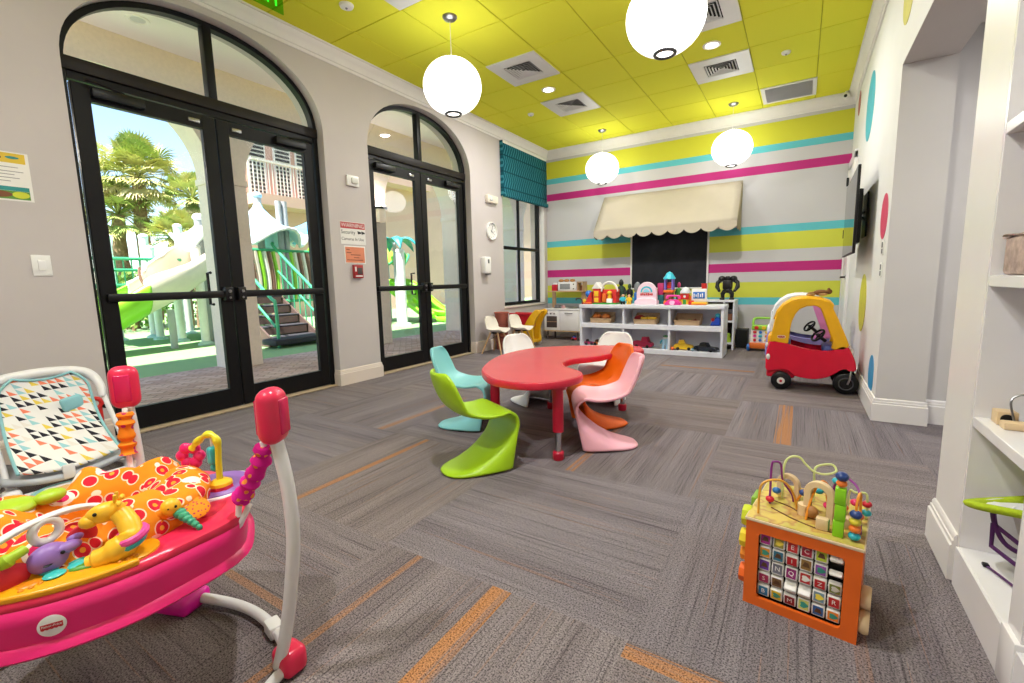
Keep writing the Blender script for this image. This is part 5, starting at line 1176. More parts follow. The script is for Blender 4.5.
# ------------------------------------------------------------------ baskets and toys in the bays
m, t = raw('woven rush', .8, spec=.2); x, y, z = t.sep(t.coord()); ww = t.math('MULTIPLY', t.math('SINE', t.math('MULTIPLY', t.math('ADD', x, y), 260.0)), t.math('SINE', t.math('MULTIPLY', z, 300.0)))
t.l.new(t.ramp(t.math('ADD', t.math('MULTIPLY', ww, .5), .5), [(.15, '#a98a68'), (.8, '#d3b593')]), t.b.inputs['Base Color']); t.bump(ww, .5, .004); rush = m
def basket(x, label, w=.17):
    o = thing('basket', label, 'basket', (x, 6.60, .412), 0, 'woven baskets on the toy shelf')
    def sd(u, v, off=0):
        a = 2*PI*u; g = lambda c: math.copysign(abs(c)**.28, c); k = (.93+.07*v)
        return ((w-off)*k*g(math.cos(a)), (.115-off)*k*g(math.sin(a)), .003+.062*v)
    b = MB().mat(rush).grid(sd, 48, 8, True); b.build('side', o, solid=.008); MB().mat(rush).rbox(-w*.93, w*.93, -.105, .105, 0, .008, .004).build('bottom', o)
    MB().mat(rush).tube([sd(i/48, 1.0) for i in range(48)], .007, 6, closed=True).build('rim', o)
    # raised back wall of the tray
    b = MB().mat(rush).rbox(-w*.97, w*.97, .100, .114, .05, .150, .004); b.prism([(-.10, .060), (.108, .060), (.108, .148)], -w*.985, -w*.945, 'yz').prism([(-.10, .060), (.108, .060), (.108, .148)], w*.945, w*.985, 'yz'); b.build('raised_back', o)
basket(-2.535, 'woven basket of orange balls in the left upper bay of the toy shelf')
basket(-1.865, 'woven basket of yellow and red toys in the middle upper bay of the toy shelf')
basket(-1.29, 'nearly empty woven basket in the right upper bay of the toy shelf', .175)
orl = pm('orange leather ball', '#c9702a', .6, var=.15, scale=20); stit = pm('dark seam', '#5c3414', .7)
for x, y, z, lab in ((-2.61, 6.575, .49, 'orange ball on the left in the basket of the left upper bay'), (-2.47, 6.575, .492, 'orange ball on the right in the basket of the left upper bay')):
    o = thing('toy_ball', lab, 'ball', (x, y, z), .4, 'orange balls in the basket'); MB().mat(orl).ell((0, 0, 0), (.068, .068, .058), 20, 14).build('ball', o); MB().mat(stit).torus((0, 0, 0), .0675, .0022, 28, 6, 'x').torus((0, 0, 0), .0675, .0022, 28, 6, 'z').build('seam', o)
red_soft = pm('dark red cloth', '#8c1c28', .8)
o = simple('toy_blanket', 'dark red cloth lying in the left of the middle basket', 'toy', (-1.965, 6.60, .422)); MB().mat(red_soft).ell((0, 0, .045), (.055, .08, .044), 16, 10).tube(spl([(-.05, -.07, .07), (0, -.03, .092), (.03, .03, .09), (.04, .08, .07)], 4), .018, 8).build('fold', o)
for x, y, lab in ((-1.87, 6.545, 'yellow toy banana in the middle basket beside the red cloth'), (-1.815, 6.61, 'yellow toy banana in the centre of the middle basket'), (-1.76, 6.54, 'yellow toy banana at the right of the middle basket')):
    o = simple('toy_banana', lab, 'toy', (x, y, .49), random.uniform(-.6, .6), 'toy bananas'); MB().mat(cY).tube(spl([(-.06, 0, .012), (-.03, -.012, .0), (.02, -.012, 0), (.058, .004, .014)], 5), [.006, .012, .017, .020, .022, .022, .023, .023, .022, .022, .021, .019, .016, .012, .010, .007], 10).build('fruit', o); MB().mat(stit).cyl((.055, .003, .013), (.070, .01, .022), .005, .004, 8).build('stalk', o)
o = simple('toy_strawberry', 'small red toy strawberry lying in the right basket', 'toy', (-1.265, 6.585, .421)); MB().mat(cR).lathe([(0, 0), (.018, .008), (.032, .04), (.026, .058), (0, .062)], 16).build('fruit', o); MB().mat(cG).lathe([(0, .07), (.026, .058), (.02, .054), (0, .054)], 8).build('leaf', o)
o = simple('toy_apple', 'dark red toy apple at the back of the right basket', 'toy', (-1.20, 6.62, .421)); MB().mat(red_soft).lathe([(0, .006), (.02, 0), (.036, .025), (.03, .055), (.012, .062), (0, .055)], 18).build('fruit', o); MB().mat(stit).cyl((0, 0, .055), (.006, 0, .078), .003, n=6).build('stalk', o)
# plain blue toy with round eyes
o = simple('blue_toy', 'bright blue toy with a red ball in the right upper bay of the toy shelf', 'toy', (-.93, 6.60, .412)); MB().mat(pm('toy royal blue', '#1d4fc8', .4)).prism([(-.07, 0), (.055, 0), (.055, .07), (.04, .11), (.0, .115), (-.05, .06)], -.05, .05, 'xz').build('body', o, bevel=.012); MB().mat(cT).ell((.02, -.01, .135), (.034, .034, .032), 16, 10).build('head', o)
MB().mat(cR).ell((-.035, -.045, .082), .024, 14, 10).build('ball', o); MB().mat(cK).torus((.02, -.03, .14), .016, .004, 14, 6, 'y').build('goggle', o)
# bottom bays
minicar('toy_car', 'small dark red toy car in the lower left bay of the toy shelf', (-2.73, 6.54, .063), .3, cM, cK, .13)
minicar('toy_car', 'small orange brown toy car behind the white chair in the lower left bay', (-2.58, 6.55, .063), -.2, orl, stit, .13)
minicar('toy_truck', 'long crimson toy truck in the lower middle bay of the toy shelf', (-1.90, 6.58, .063), -.12, pm('toy crimson', '#a81640', .4), pm('toy crimson', '#a81640', .4), .27, .10, .085, None, True)
figure('toy_figure', 'white and pale blue toy figure in the lower middle bay beside the divider', (-1.575, 6.54, .063), pm('toy pale blue', '#a8cfe4', .4), cW, .20, .10, cT, cG)
minicar('toy_car', 'yellow toy dump truck in the lower right bay of the toy shelf', (-1.33, 6.56, .063), .1, cY, cY, .24, .11, .075)
minicar('toy_car', 'black toy sports car in the lower right bay of the toy shelf', (-1.035, 6.55, .063), -.25, pm('toy navy black', '#1d222c', .3), cK, .28, .12, .062)
o = simple('toy_ball', 'little red orange ball at the left of the lower right bay', 'ball', (-1.462, 6.475, .063)); MB().mat(cO).ell((0, 0, .024), .024, 14, 10).build('ball', o); MB().mat(cR).torus((0, 0, .024), .0238, .003, 20, 6).build('stripe', o)
o = simple('toy_ball', 'little blue ball between the yellow truck and the black car', 'ball', (-1.195, 6.47, .063)); MB().mat(pm('toy petrol', '#1f6d8c', .35)).ell((0, 0, .022), .022, 14, 10).build('ball', o); MB().mat(cW).torus((0, 0, .022), .0218, .003, 20, 6).build('stripe', o)

# ------------------------------------------------------------------ black speaker box and activity walker on the floor
o = thing('speaker_box', 'black box speaker on the floor between the narrow shelf and the walker toy', 'speaker', (-.695, 7.52, 0)); MB().mat(pm('speaker black', '#0b0b0c', .5)).rbox(-.075, .085, -.10, .10, .008, .285, .006).build('cabinet', o)
MB().mat(pm('speaker cloth', '#101012', .95)).rbox(-.065, .075, -.106, -.098, .02, .27, .004).build('grille', o)
for sx in (-.05, .06):
    for sy in (-.08, .08): MB().mat(black_plastic).cyl((sx, sy, 0), (sx, sy, .01), .012, n=10).build('foot', o)
o = thing('activity_walker', 'push-along walker toy with a green handle and coloured buttons by the striped wall', 'walker toy', (-.40, 7.30, 0))
gr = pm('walker green', '#8cc63c', .4)
b = MB().mat(cW).prism([(-.17, .10), (.17, .10), (.155, .33), (-.155, .33)], -.05, .04, 'xz'); b.build('panel', o, bevel=.012)
MB().mat(cO).rbox(-.18, .18, -.085, .10, .035, .12, .02).build('base', o)
MB().mat(gr).prism([(-.155, .30), (.155, .30), (.15, .37), (-.15, .37)], -.062, .045, 'xz').build('upper_panel', o, bevel=.012)
MB().mat(gr).tube(spl([(-.135, .02, .33), (-.14, .05, .42), (-.115, .065, .455), (0, .07, .462), (.115, .065, .455), (.14, .05, .42), (.135, .02, .33)], 5), .017, 10).build('handle', o)
cols = [cR, cB, cY, cG, cP, cT, cO, pm('toy purple', '#7a6cc8', .4)]
k = 0
for zz in (.155, .215, .27):
    for xx in (-.11, -.04, .035, .11):
        q = MB().mat(cols[k % 8]); k += 1
        (q.cyl((xx, -.048, zz), (xx, -.066, zz), .021, .018, 16) if k % 3 else q.rbox(xx-.022, xx+.022, -.066, -.046, zz-.017, zz+.017, .005)); q.build('button', o)
for xx, mm in ((-.09, cR), (0, cY), (.09, pm('toy purple', '#7a6cc8', .4))): MB().mat(mm).push(T(xx, -.068, .335) @ RX(PI/2)).lathe([(0, -.006), (.024, -.006), (.028, .006), (0, .008)], 8).pop().build('flower_spinner', o)
for x, y, r in ((-.185, -.06, .05), (.185, -.06, .05), (-.175, .08, .042), (.175, .08, .042)):
    g = MB().mat(cB).push(T(x, y, r) @ RY(PI/2)).lathe([(0, -.018), (r*.8, -.018), (r, -.01), (r, .01), (r*.8, .018), (0, .018)], 24).pop().build('wheel', o); MB().mat(cY).push(T(x, y, r) @ RY(PI/2)).lathe([(0, -.021), (r*.4, -.021), (r*.4, .021), (0, .021)], 14).pop().build('hub', g)
# ------------------------------------------------------------------ wooden activity cube with bead mazes
orp = pm('orange painted ply', '#e3661a', .4, var=.04); ply = pm('raw ply', '#dcc6a4', .55, var=.08, scale=20); maple = pm('maple wood', '#e0c49a', .5, var=.1, scale=12)
o = thing('activity_cube', 'orange wooden activity cube with bead mazes on top on the carpet at lower right', 'activity cube', (.063, 1.70, 0), math.radians(-8))
HX, HY, CH = .150, .165, .287
# front frame with rounded window
def framed(w, h0, h1, x0, x1, z0, z1, r=.012):
    out = [(-w, h0), (w, h0), (w, h1), (-w, h1)]
    inn = []
    for cx, cz, a0 in ((x0+r, z0+r, PI), (x1-r, z0+r, 1.5*PI), (x1-r, z1-r, 0), (x0+r, z1-r, .5*PI)): inn += [(cx+r*math.cos(a0+PI/2*i/4), cz+r*math.sin(a0+PI/2*i/4)) for i in range(5)]
    return out, inn
def frame_panel(b, w, z0, z1, win, y0, y1):
    out, inn = framed(w, z0, z1, *win)
    n = len(inn); oo = []
    for i, (x, z) in enumerate(inn):       # project inner points to the outer rectangle for a clean ring
        k = i//5; oo.append(((-w, z0), (w, z0), (w, z1), (-w, z1))[k] if i % 5 == 2 else ((x, z0) if (k == 0 and i % 5 > 2) or (k == 1 and i % 5 < 2) else (w, z) if (k == 1) or (k == 2 and i % 5 < 2) else (x, z1) if (k == 2) or (k == 3 and i % 5 < 2) else (-w, z)))
    v = [(x, y, z) for y in (y0, y1) for x, z in inn+oo]; f = []
    for i in range(n):
        j = (i+1) % n; f += [(i, n+i, n+j, j), (2*n+j, 3*n+j, 3*n+i, 2*n+i), (i, j, 2*n+j, 2*n+i), (n+j, n+i, 3*n+i, 3*n+j)]
    b.add(v, f)
b = MB().mat(orp); frame_panel(b, HX, .0, CH, (-.113, .110, .030, .252), -HY, -HY+.012); b.build('front_frame', o)
MB().mat(orp).rbox(-HX, HX, HY-.012, HY, 0, CH, .002).build('back_panel', o)
MB().mat(orp).rbox(-HX, -HX+.012, -HY+.012, HY-.012, 0, CH, .002).build('side_panel', o); MB().mat(orp).rbox(HX-.012, HX, -HY+.012, HY-.012, 0, CH, .002).build('side_panel', o)
MB().mat(pm('cube inside black', '#151416', .7)).box(-HX+.012, HX-.012, -HY+.045, -HY+.05, .01, CH-.01).build('tile_backing', o)
# top board with a painted map
m, t = raw('painted map board', .5); x, y, z = t.sep(t.coord()); nn = t.noise(t.coord(), 14, 2); n2 = t.noise(t.coord(), 40, 2)
t.l.new(t.ramp(nn, [(.0, '#cdb04e'), (.42, '#d6bd5a'), (.50, '#b98a4e'), (.56, '#c9b95a'), (.75, '#b7a43e')], 'LINEAR'), t.b.inputs['Base Color'])
MB().mat(ply).rbox(-HX-.004, HX+.004, -HY-.004, HY+.004, CH, CH+.010, .003).build('top_board', o)
MB().mat(m).box(-HX, HX, -HY, HY, CH+.010, CH+.0115).build('painted_map', o)
b = MB().mat(pm('groove brown', '#6d4a28', .7)).tube(spl([(-.10, -.06, CH+.012), (-.03, -.10, CH+.012), (.03, -.12, CH+.012), (.08, -.12, CH+.012)], 6), .0025, 5); b.tube(spl([(-.11, .0, CH+.012), (-.05, -.02, CH+.012), (0, -.06, CH+.012), (.05, -.06, CH+.012)], 6), .0025, 5); b.build('groove', o)
# rotating tiles, five rows of six, on steel rods
tw = pm('tile white', '#eceae6', .4, var=.01)
faces = [['#a82a8a', '#8f8a3a', '#c22a2e', '#a01f34', '#b8cc3a', None], ['#e0952a', '#2f6f8c', '#c8242c', '#8a6a34', '#9a5ab0', None], ['#6a3a9a', '#6e6e7a', '#8a1f6a', '#b02a2a', '#c8242c', '#7f8a3a'], ['#a82a5a', '#7a5a34', None, None, '#6f8a9a', '#b8282c'], ['#2f7fb0', '#e0c22a', '#8a1f2a', '#c9c86a', '#2a5fa0', '#e8862a']]
chars = {(0, 2): 'E', (1, 2): 'I', (2, 1): 'N', (2, 2): 'Q', (2, 4): 'Z', (3, 0): 'S', (4, 0): 'B', (0, 3): 'C', (3, 5): 'R', (4, 2): 'M'}
rt = random.Random(4)
for r in range(5):
    zc = .229-r*.0440
    MB().mat(steel).cyl((-.115, -HY+.024, zc), (.112, -HY+.024, zc), .0025, n=8).build('rod', o)
    for c in range(6):
        xc = -.0955+c*.0372; col = faces[r][c]; tilt = rt.uniform(-.22, .22) if col else rt.choice((-.95, 1.0))
        M_ = T(xc, -HY+.024, zc) @ RX(tilt)
        g = MB().push(M_).mat(tw).rbox(-.0165, .0165, -.0085, .0085, -.0185, .0185, .002, 1)
        if col:
            g.mat(pm('tile '+col, col, .5)).box(-.013, .013, -.0092, -.0084, -.0145, .0145)
            if (r, c) in chars: g.mat(tw).text(chars[(r, c)], .02, T(0, -.0095, 0) @ RX(PI/2), .0002)
            elif (r+c) % 2: g.mat(pm('tile accent %d' % (r % 3), ('#e8d24a', '#3a9a8a', '#e0e0d8')[r % 3], .5)).prism([(.010*math.cos(a)*(1+.3*math.cos(3*a)), .009*math.sin(a)) for a in [2*PI*i/18 for i in range(18)]], -.0098, -.009, 'xz')
            else: g.mat(pm('tile accent 4', '#5a3a20', .5)).prism([(-.010, -.006), (.010, -.006), (.006, .007), (-.004, .009)], -.0098, -.009, 'xz')
        g.pop(); g.build('picture_tile', o)
# left side climbing shapes, right side wooden wheels
for y, z, mm, sz in ((-.10, .27, '#c9d42a', .034), (-.12, .20, '#e6d22a', .03), (-.10, .14, '#f0962a', .028), (-.11, .07, '#e3661a', .03)): MB().mat(pm('side knob '+mm, mm, .4)).push(T(-HX-.011, y, z) @ RY(PI/2)).lathe([(0, -.012), (sz, -.012), (sz*1.08, 0), (sz, .012), (0, .012)], 8).pop().build('side_knob', o)
MB().mat(pm('side green', '#7fae2a', .4)).rbox(-HX-.02, -HX, -.02, .06, .24, .30, .006).build('side_leaf', o)
for y, z in ((-.11, .125), (-.075, .095), (-.125, .055)): MB().mat(maple).push(T(HX+.013, y, z) @ RY(PI/2)).lathe([(0, -.012), (.03, -.012), (.033, -.006), (.033, .006), (.03, .012), (0, .012)], 28).pop().build('wooden_wheel', o)
# things on the top board: z measured from the board
Z0 = CH+.0115
wires = {'yellow': pm('wire yellow', '#e8a83a', .35), 'purple': pm('wire purple', '#8a2f8a', .35), 'lime': pm('wire pale lime', '#d8e29a', .35), 'orange': pm('wire orange', '#f0962a', .35)}
def wire(c, pts, r=.0036): return MB().mat(wires[c]).tube(spl([(a, q, Z0+w) for a, q, w in pts], 7), r, 8).build('bead_wire', o)
wire('yellow', [(-.125, -.125, 0), (-.125, -.12, .07), (-.118, -.115, .10), (-.09, -.10, .115), (-.06, -.08, .105), (-.04, -.05, .06), (-.03, -.03, 0)])
wire('purple', [(-.11, -.03, 0), (-.11, -.03, .13), (-.10, -.03, .15), (-.085, -.02, .14), (-.08, 0, .08), (-.055, .02, .03), (-.05, .03, 0)])
wire('lime', [(-.085, .04, 0), (-.085, .04, .11), (-.072, .05, .145), (-.045, .06, .15), (-.025, .06, .13), (0, .06, .11), (.03, .07, .105), (.057, .09, .115), (.045, .10, .132), (.012, .08, .128), (0, .07, .11), (.002, .07, .05), (.002, .07, 0)])
wire('orange', [(-.045, .03, 0), (.0, -.01, .09), (.02, -.03, .11), (.045, -.04, .09), (.055, -.05, 0)])
wire('orange', [(.0, -.08, 0), (.01, -.05, .07), (.03, -.01, .11), (.05, .03, .07), (.055, .05, 0)])
wire('purple', [(.055, .02, 0), (.06, .02, .09), (.075, .02, .125), (.10, .0, .13), (.125, -.03, .11), (.135, -.07, .04), (.137, -.08, 0)])
wire('lime', [(.095, .03, 0), (.10, .03, .08), (.115, .02, .085), (.14, .03, .085), (.145, .03, .06), (.145, .04, 0)])
wire('orange', [(.125, -.13, 0), (.125, -.13, .10), (.128, -.11, .13), (.132, -.09, .12), (.134, -.085, .02), (.134, -.084, 0)])
bead_c = {'navy': '#26407e', 'red': '#cf2a3a', 'yellow': '#d9c93a', 'orange': '#ee7a2a', 'turq': '#2fb0c4', 'pink': '#e0306a', 'blue': '#2a6fb4', 'dark': '#2a3a4a', 'wood': '#d8b88a'}
def bead(c, x, y, z, r=.0135, sz=.8): MB().mat(pm('bead '+c, bead_c[c], .3)).ell((x, y, Z0+z), (r, r, r*sz), 14, 10).build('bead', o)
for c, x, y, z in (('turq', .125, -.13, .014), ('orange', .125, -.13, .036), ('yellow', .125, -.13, .058), ('navy', .125, -.13, .08)): bead(c, x, y, z, .0155)
for c, x, y, z in (('navy', -.02, .012, .048), ('red', .008, -.017, .092), ('turq', .02, .03, .06), ('pink', .052, -.047, .05), ('dark', .062, -.045, .028), ('red', .06, .02, .06), ('turq', .066, .02, .11), ('red', .075, .02, .085), ('yellow', .07, .0, .04), ('orange', .09, -.02, .045), ('pink', .118, -.022, .07), ('dark', .07, .02, .045), ('blue', -.10, .02, .03), ('red', -.11, -.03, .016), ('red', .145, .035, .05), ('turq', .145, .038, .02), ('orange', .13, -.07, .05)): bead(c, x, y, z)
def wood_arch(x, y, rot, w, h, th, name='wooden_arch'):
    pts = [(-w, 0)]+[(-w*math.cos(PI*i/14), h-w+w*math.sin(PI*i/14)) for i in range(15)]+[(w, 0), (w-th, 0)]+[((w-th)*math.cos(PI*i/12), h-w+(w-th)*math.sin(PI*i/12)) for i in range(13)]+[(-w+th, 0)]
    MB().mat(maple).push(T(x, y, Z0) @ RZ(rot)).prism(pts, -.009, .009, 'xz').pop().build(name, o, bevel=.002)
wood_arch(.03, -.055, -.25, .042, .125, .02); wood_arch(-.07, .055, -.25, .036, .085, .016)
lg = pm('block lime', '#8bd11e', .35)
for k in range(3): MB().mat(lg).rbox(.073-.0+.002*(k % 2), .100+.002*(k % 2), -.140, -.113, Z0+k*.05, Z0+(k+1)*.05-.001, .003).build('lime_block', o)
bead('orange', .087, -.127, .162, .014); bead('navy', .087, -.127, .183, .017)
MB().mat(maple).rbox(.03, .062, -.125, -.10, Z0, Z0+.036, .004).build('wooden_block', o); MB().mat(pm('block green', '#3a7a3a', .5)).rbox(.061, .064, -.122, -.103, Z0+.004, Z0+.032, .001).build('block_face', o)
MB().mat(maple).rbox(.095, .125, -.075, -.045, Z0, Z0+.034, .004).build('wooden_block', o); MB().mat(maple).cyl((-.01, -.045, Z0), (-.01, -.045, Z0+.035), .018, n=16).build('wooden_animal', o); MB().mat(pm('tan wood', '#b07a44', .5)).ell((.012, -.06, Z0+.022), (.019, .016, .02), 14, 10).build('wooden_animal', o)
# ------------------------------------------------------------------ baby jumper in the foreground
hot = pm('hot pink plastic', '#e62a52', .28, var=.03); hot2 = pm('magenta pink plastic', '#e61e72', .3, var=.03); mag = pm('magenta foot plastic', '#e0189a', .35)
wtube = pm('white tube', '#e4e2e2', .3, var=.02)
JX, JY = -1.50, .35; JO = (JX, JY, 0)
o = thing('baby_jumper', 'pink baby jumper seat with toys round its tray in the left foreground', 'baby jumper', JO)
def ringpt(a, r): return (JX+r*math.cos(a), JY+r*math.sin(a))
EARS = [math.radians(34), math.radians(151), math.radians(270)]
def ear(a, amt): return 1+amt*sum(math.exp(-((((a-e+PI) % (2*PI))-PI)/.26)**2) for e in EARS)
NR = 72
def loopz(r, z, amt, dip=0): return [(*ringpt(2*PI*i/NR, r*ear(2*PI*i/NR, amt)), z+dip*(ear(2*PI*i/NR, 1)-1)) for i in range(NR)]
b = MB(JO).mat(hot2)
ls = [loopz(.312, .372, .07), loopz(.336, .362, .07), loopz(.342, .368, .07), loopz(.337, .378, .07), loopz(.326, .386, .08), loopz(.330, .43, .09), loopz(.328, .462, .11)]
n = NR; v = [q for l in ls for q in l]; f = [(k*n+i, k*n+(i+1) % n, (k+1)*n+(i+1) % n, (k+1)*n+i) for k in range(len(ls)-1) for i in range(n)]
b.add(v, f); b.build('tray_skirt', o, solid=.004)
b = MB(JO).mat(hot)
ls = [loopz(.328, .462, .11), loopz(.320, .476, .12, .004), loopz(.308, .481, .11, .006), loopz(.27, .478, .06), loopz(.23, .476, 0), loopz(.212, .478, 0), loopz(.205, .470, 0), loopz(.20, .43, 0)]
v = [q for l in ls for q in l]; f = [(k*n+i, k*n+(i+1) % n, (k+1)*n+(i+1) % n, (k+1)*n+i) for k in range(len(ls)-1) for i in range(n)]
b.add(v, f); b.build('tray_top', o, solid=.004)
# snack well and white ear clips
MB(JO).mat(pm('well red', '#c0183c', .3)).push(T(*ringpt(math.radians(44), .272), .479) @ RZ(math.radians(40))).ell((0, 0, 0), (.042, .055, .0045), 24, 8).pop().build('cup_well', o)
for e in EARS: MB(JO).mat(pm('white clip', '#e8dfe0', .35)).push(T(*ringpt(e, .366), .465) @ RZ(e) @ RY(.5)).rbox(-.006, .006, -.009, .009, -.055, .05, .004).pop().build('strap_clip', o)
# posts, heads, covered straps, feet and floor tubes
def jumper_post(a, pts, head, strap, cover, dots):
    pole = MB(JO).mat(wtube).tube(spl(pts, 8), .0165, 16).build('post', o)
    hx, hy, hz = head
    mm = MB(JO).mat(hot)
    mm.push(T(hx, hy, hz) @ RZ(a)).rbox(-.031, .031, -.040, .040, -.075, .066, .0305, 5).pop(); mm.build('post_head', pole)
    MB(JO).mat(pm('head shade pink', '#d8185a', .25)).push(T(hx, hy, hz) @ RZ(a)).rbox(.022, .0335, -.022, .022, -.050, .040, .010, 3).rbox(-.0335, -.022, -.022, .022, -.050, .040, .010, 3).pop().build('head_panel', pole)
    P = spl(strap, 7); R = [.021+.0035*math.sin(i*1.3)+.002*math.sin(i*4.3) for i in range(len(P))]
    m_, t_ = MATS.get(cover), None
    MB(JO).mat(cover).tube(P, R, 14).build('strap_cover', o)
    MB(JO).mat(pm('strap white', '#f2f0ee', .6)).tube([Vector(head)+Vector((-(.03)*math.cos(a), -.03*math.sin(a), -.07)), P[0]], .008, 6).tube([P[-1], Vector((*ringpt(a, .358), .478))], .008, 6).build('strap_web', o)
def dotted(name, base, dot, sc, thr=.30):
    m, t = raw(name, .75, spec=.2); vo = t.new('ShaderNodeTexVoronoi'); t.l.new(t.coord(), vo.inputs['Vector']); vo.inputs['Scale'].default_value = sc; vo.inputs['Randomness'].default_value = .7
    t.l.new(t.mix(t.math('LESS_THAN', vo.outputs['Distance'], thr), base, dot), t.b.inputs['Base Color']); return m
od = dotted('orange dotted fabric', '#f08a1e', '#b82a6a', 42); md = dotted('magenta dotted fabric', '#d41a8a', '#f0903a', 42)
jumper_post(EARS[0], [(-1.085, .60, .70), (-1.060, .605, .58), (-1.053, .605, .45), (-1.072, .60, .315), (-1.115, .597, .155), (-1.165, .595, .03)], (-1.088, .60, .755), [(-1.112, .585, .672), (-1.128, .580, .625), (-1.158, .570, .58), (-1.182, .562, .542), (-1.20, .555, .522)], md, None)
jumper_post(EARS[1], [(-1.865, .552, .70), (-1.852, .556, .56), (-1.845, .556, .40), (-1.842, .552, .2), (-1.83, .545, .03)], (-1.868, .552, .755), [(-1.838, .535, .672), (-1.836, .532, .63), (-1.836, .53, .575), (-1.832, .528, .535)], od, None)
jumper_post(EARS[2], [(-1.5, -.10, .70), (-1.5, -.125, .56), (-1.5, -.13, .40), (-1.5, -.115, .2), (-1.5, -.09, .03)], (-1.5, -.095, .755), [(-1.5, -.072, .668), (-1.5, -.062, .62), (-1.5, -.052, .57), (-1.5, -.045, .535)], od, None)
MB(JO).mat(hot).rbox(-1.195, -1.115, .585, .655, 0, .075, .02, 3).build('foot', o)
MB(JO).mat(mag).push(T(-1.745, .570, 0) @ RZ(.35)).rbox(-.13, .10, -.055, .055, 0, .055, .018, 3).rbox(-.13, .0, -.055, .055, .02, .10, .03, 3).pop().build('foot', o)
MB(JO).mat(mag).rbox(-1.56, -1.44, -.13, -.04, 0, .06, .02, 3).build('foot', o)
MB(JO).mat(wtube).tube(spl([(-1.69, .608, .028), (-1.60, .645, .024), (-1.50, .672, .022), (-1.40, .678, .022), (-1.28, .662, .024), (-1.19, .632, .028), (-1.165, .62, .03)], 8), .0155, 14).build('floor_tube', o)
MB(JO).mat(white_plastic).push(T(-1.32, .670, .024) @ RZ(-.2)).rbox(-.030, .030, -.021, .021, -.02, .02, .006).pop().build('tube_clip', o)
MB(JO).mat(wtube).tube(spl([(-1.15, .60, .022), (-1.11, .45, .020), (-1.13, .25, .018), (-1.22, .06, .018), (-1.36, -.06, .02), (-1.46, -.08, .024)], 8), .0155, 14).build('floor_tube', o)
MB(JO).mat(wtube).tube(spl([(-1.83, .52, .022), (-1.90, .36, .018), (-1.88, .18, .018), (-1.78, .03, .018), (-1.64, -.06, .02), (-1.55, -.085, .024)], 8), .0155, 14).build('floor_tube', o)
# padded seat
m, t = raw('orange blossom fabric', .85, spec=.15); C_ = t.coord(); vo = t.new('ShaderNodeTexVoronoi'); t.l.new(C_, vo.inputs['Vector']); vo.inputs['Scale'].default_value = 25; vo.inputs['Randomness'].default_value = .9
v2 = t.new('ShaderNodeTexVoronoi'); t.l.new(C_, v2.inputs['Vector']); v2.inputs['Scale'].default_value = 9; dd = vo.outputs['Distance']
c = t.mix(t.math('LESS_THAN', dd, .47), '#f08f22', '#f6dcc0'); c = t.mix(t.math('LESS_THAN', dd, .40), c, '#d8283a'); c = t.mix(t.math('LESS_THAN', dd, .15), c, '#f0a03a')
sw = t.math('FRACT', t.math('MULTIPLY', v2.outputs['Distance'], 5.5)); c2 = t.mix(t.math('GREATER_THAN', sw, .55), '#f4e2d6', '#e0306a'); c = t.mix(t.math('LESS_THAN', v2.outputs['Distance'], .26), c, c2)
t.l.new(c, t.b.inputs['Base Color']); nz = t.noise(C_, 9, 3); t.bump(nz, .6, .02)
def seat(u, v):
    a = 2*PI*u; w = .5+.5*math.sin(3*a+.6); puff = .028*math.sin(7*a)+.018*math.sin(13*a+1)
    prof = [(.232, .468), (.236, .487), (.222, .515), (.19, .535+.02*w), (.15, .545+.02*w), (.11, .52), (.095, .46), (.09, .36), (.07, .27)]
    p = v*(len(prof)-1); i = min(int(p), len(prof)-2); q = p-i; r = prof[i][0]*(1-q)+prof[i+1][0]*q; z = prof[i][1]*(1-q)+prof[i+1][1]*q
    k = math.sin(PI*min(1, v*1.5))
    return (*ringpt(a, r+puff*k*.5), z+puff*k*.5)
MB(JO).mat(m).grid(seat, 84, 28, True).build('seat_fabric', o, solid=.006, sub=1, sharp=None)
b = MB(JO).mat(m); 
for a, rr, ln in ((1.0, .20, .10), (1.35, .19, .10), (.65, .205, .09)): b.push(T(*ringpt(a, rr), .525) @ RZ(a+1.57)).ell((0, 0, 0), (ln, .05, .032), 22, 12).pop()
b.build('side_pad', o, sharp=None)
MB(JO).mat(m).lathe([(0, .255), (.09, .262), (.12, .30), (.10, .34)], 30, (JX, JY, 0)).build('seat_sling', o)
# yellow toy panel with printed paws and leaf at the near side
yp = pm('panel amber', '#f0a412', .3, var=.03)
def panel(r0, r1, a0, a1, z0, z1, m_, name, n_=26):
    pts = [ringpt(a0+(a1-a0)*i/n_, r1) for i in range(n_+1)]+[ringpt(a1-(a1-a0)*i/n_, r0) for i in range(n_+1)]
    MB(JO).mat(m_).prism(pts, z0, z1, 'xy').build(name, o, bevel=.004)
panel(.205, .323, math.radians(-75), math.radians(-3), .476, .490, yp, 'toy_panel')
MB(JO).mat(yp).push(T(*ringpt(math.radians(-3), .259), .476)).lathe([(0, 0), (.053, 0), (.053, .010), (.047, .0138), (0, .014)], 24).pop().build('toy_panel', o)
lf = pm('leaf green', '#4f8f2e', .35); MB(JO).mat(lf).push(T(*ringpt(math.radians(-15), .268), .491) @ RZ(1.25)).ell((0, 0, 0), (.046, .014, .007), 18, 8).pop().build('leaf_button', o)
paw = pm('paw amber', '#d98410', .35)
for a in (-6, -36):
    x, y = ringpt(math.radians(a), .285); MB(JO).mat(paw).ell((x, y, .4905), (.014, .018, .003), 12, 6).ell((x+.016, y+.014, .4905), (.005, .005, .003), 8, 6).ell((x+.02, y, .4905), (.005, .005, .003), 8, 6).ell((x+.016, y-.014, .4905), (.005, .005, .003), 8, 6).build('paw_button', o)
b = MB(JO).mat(pm('butterfly teal', '#3ab8b4', .35))
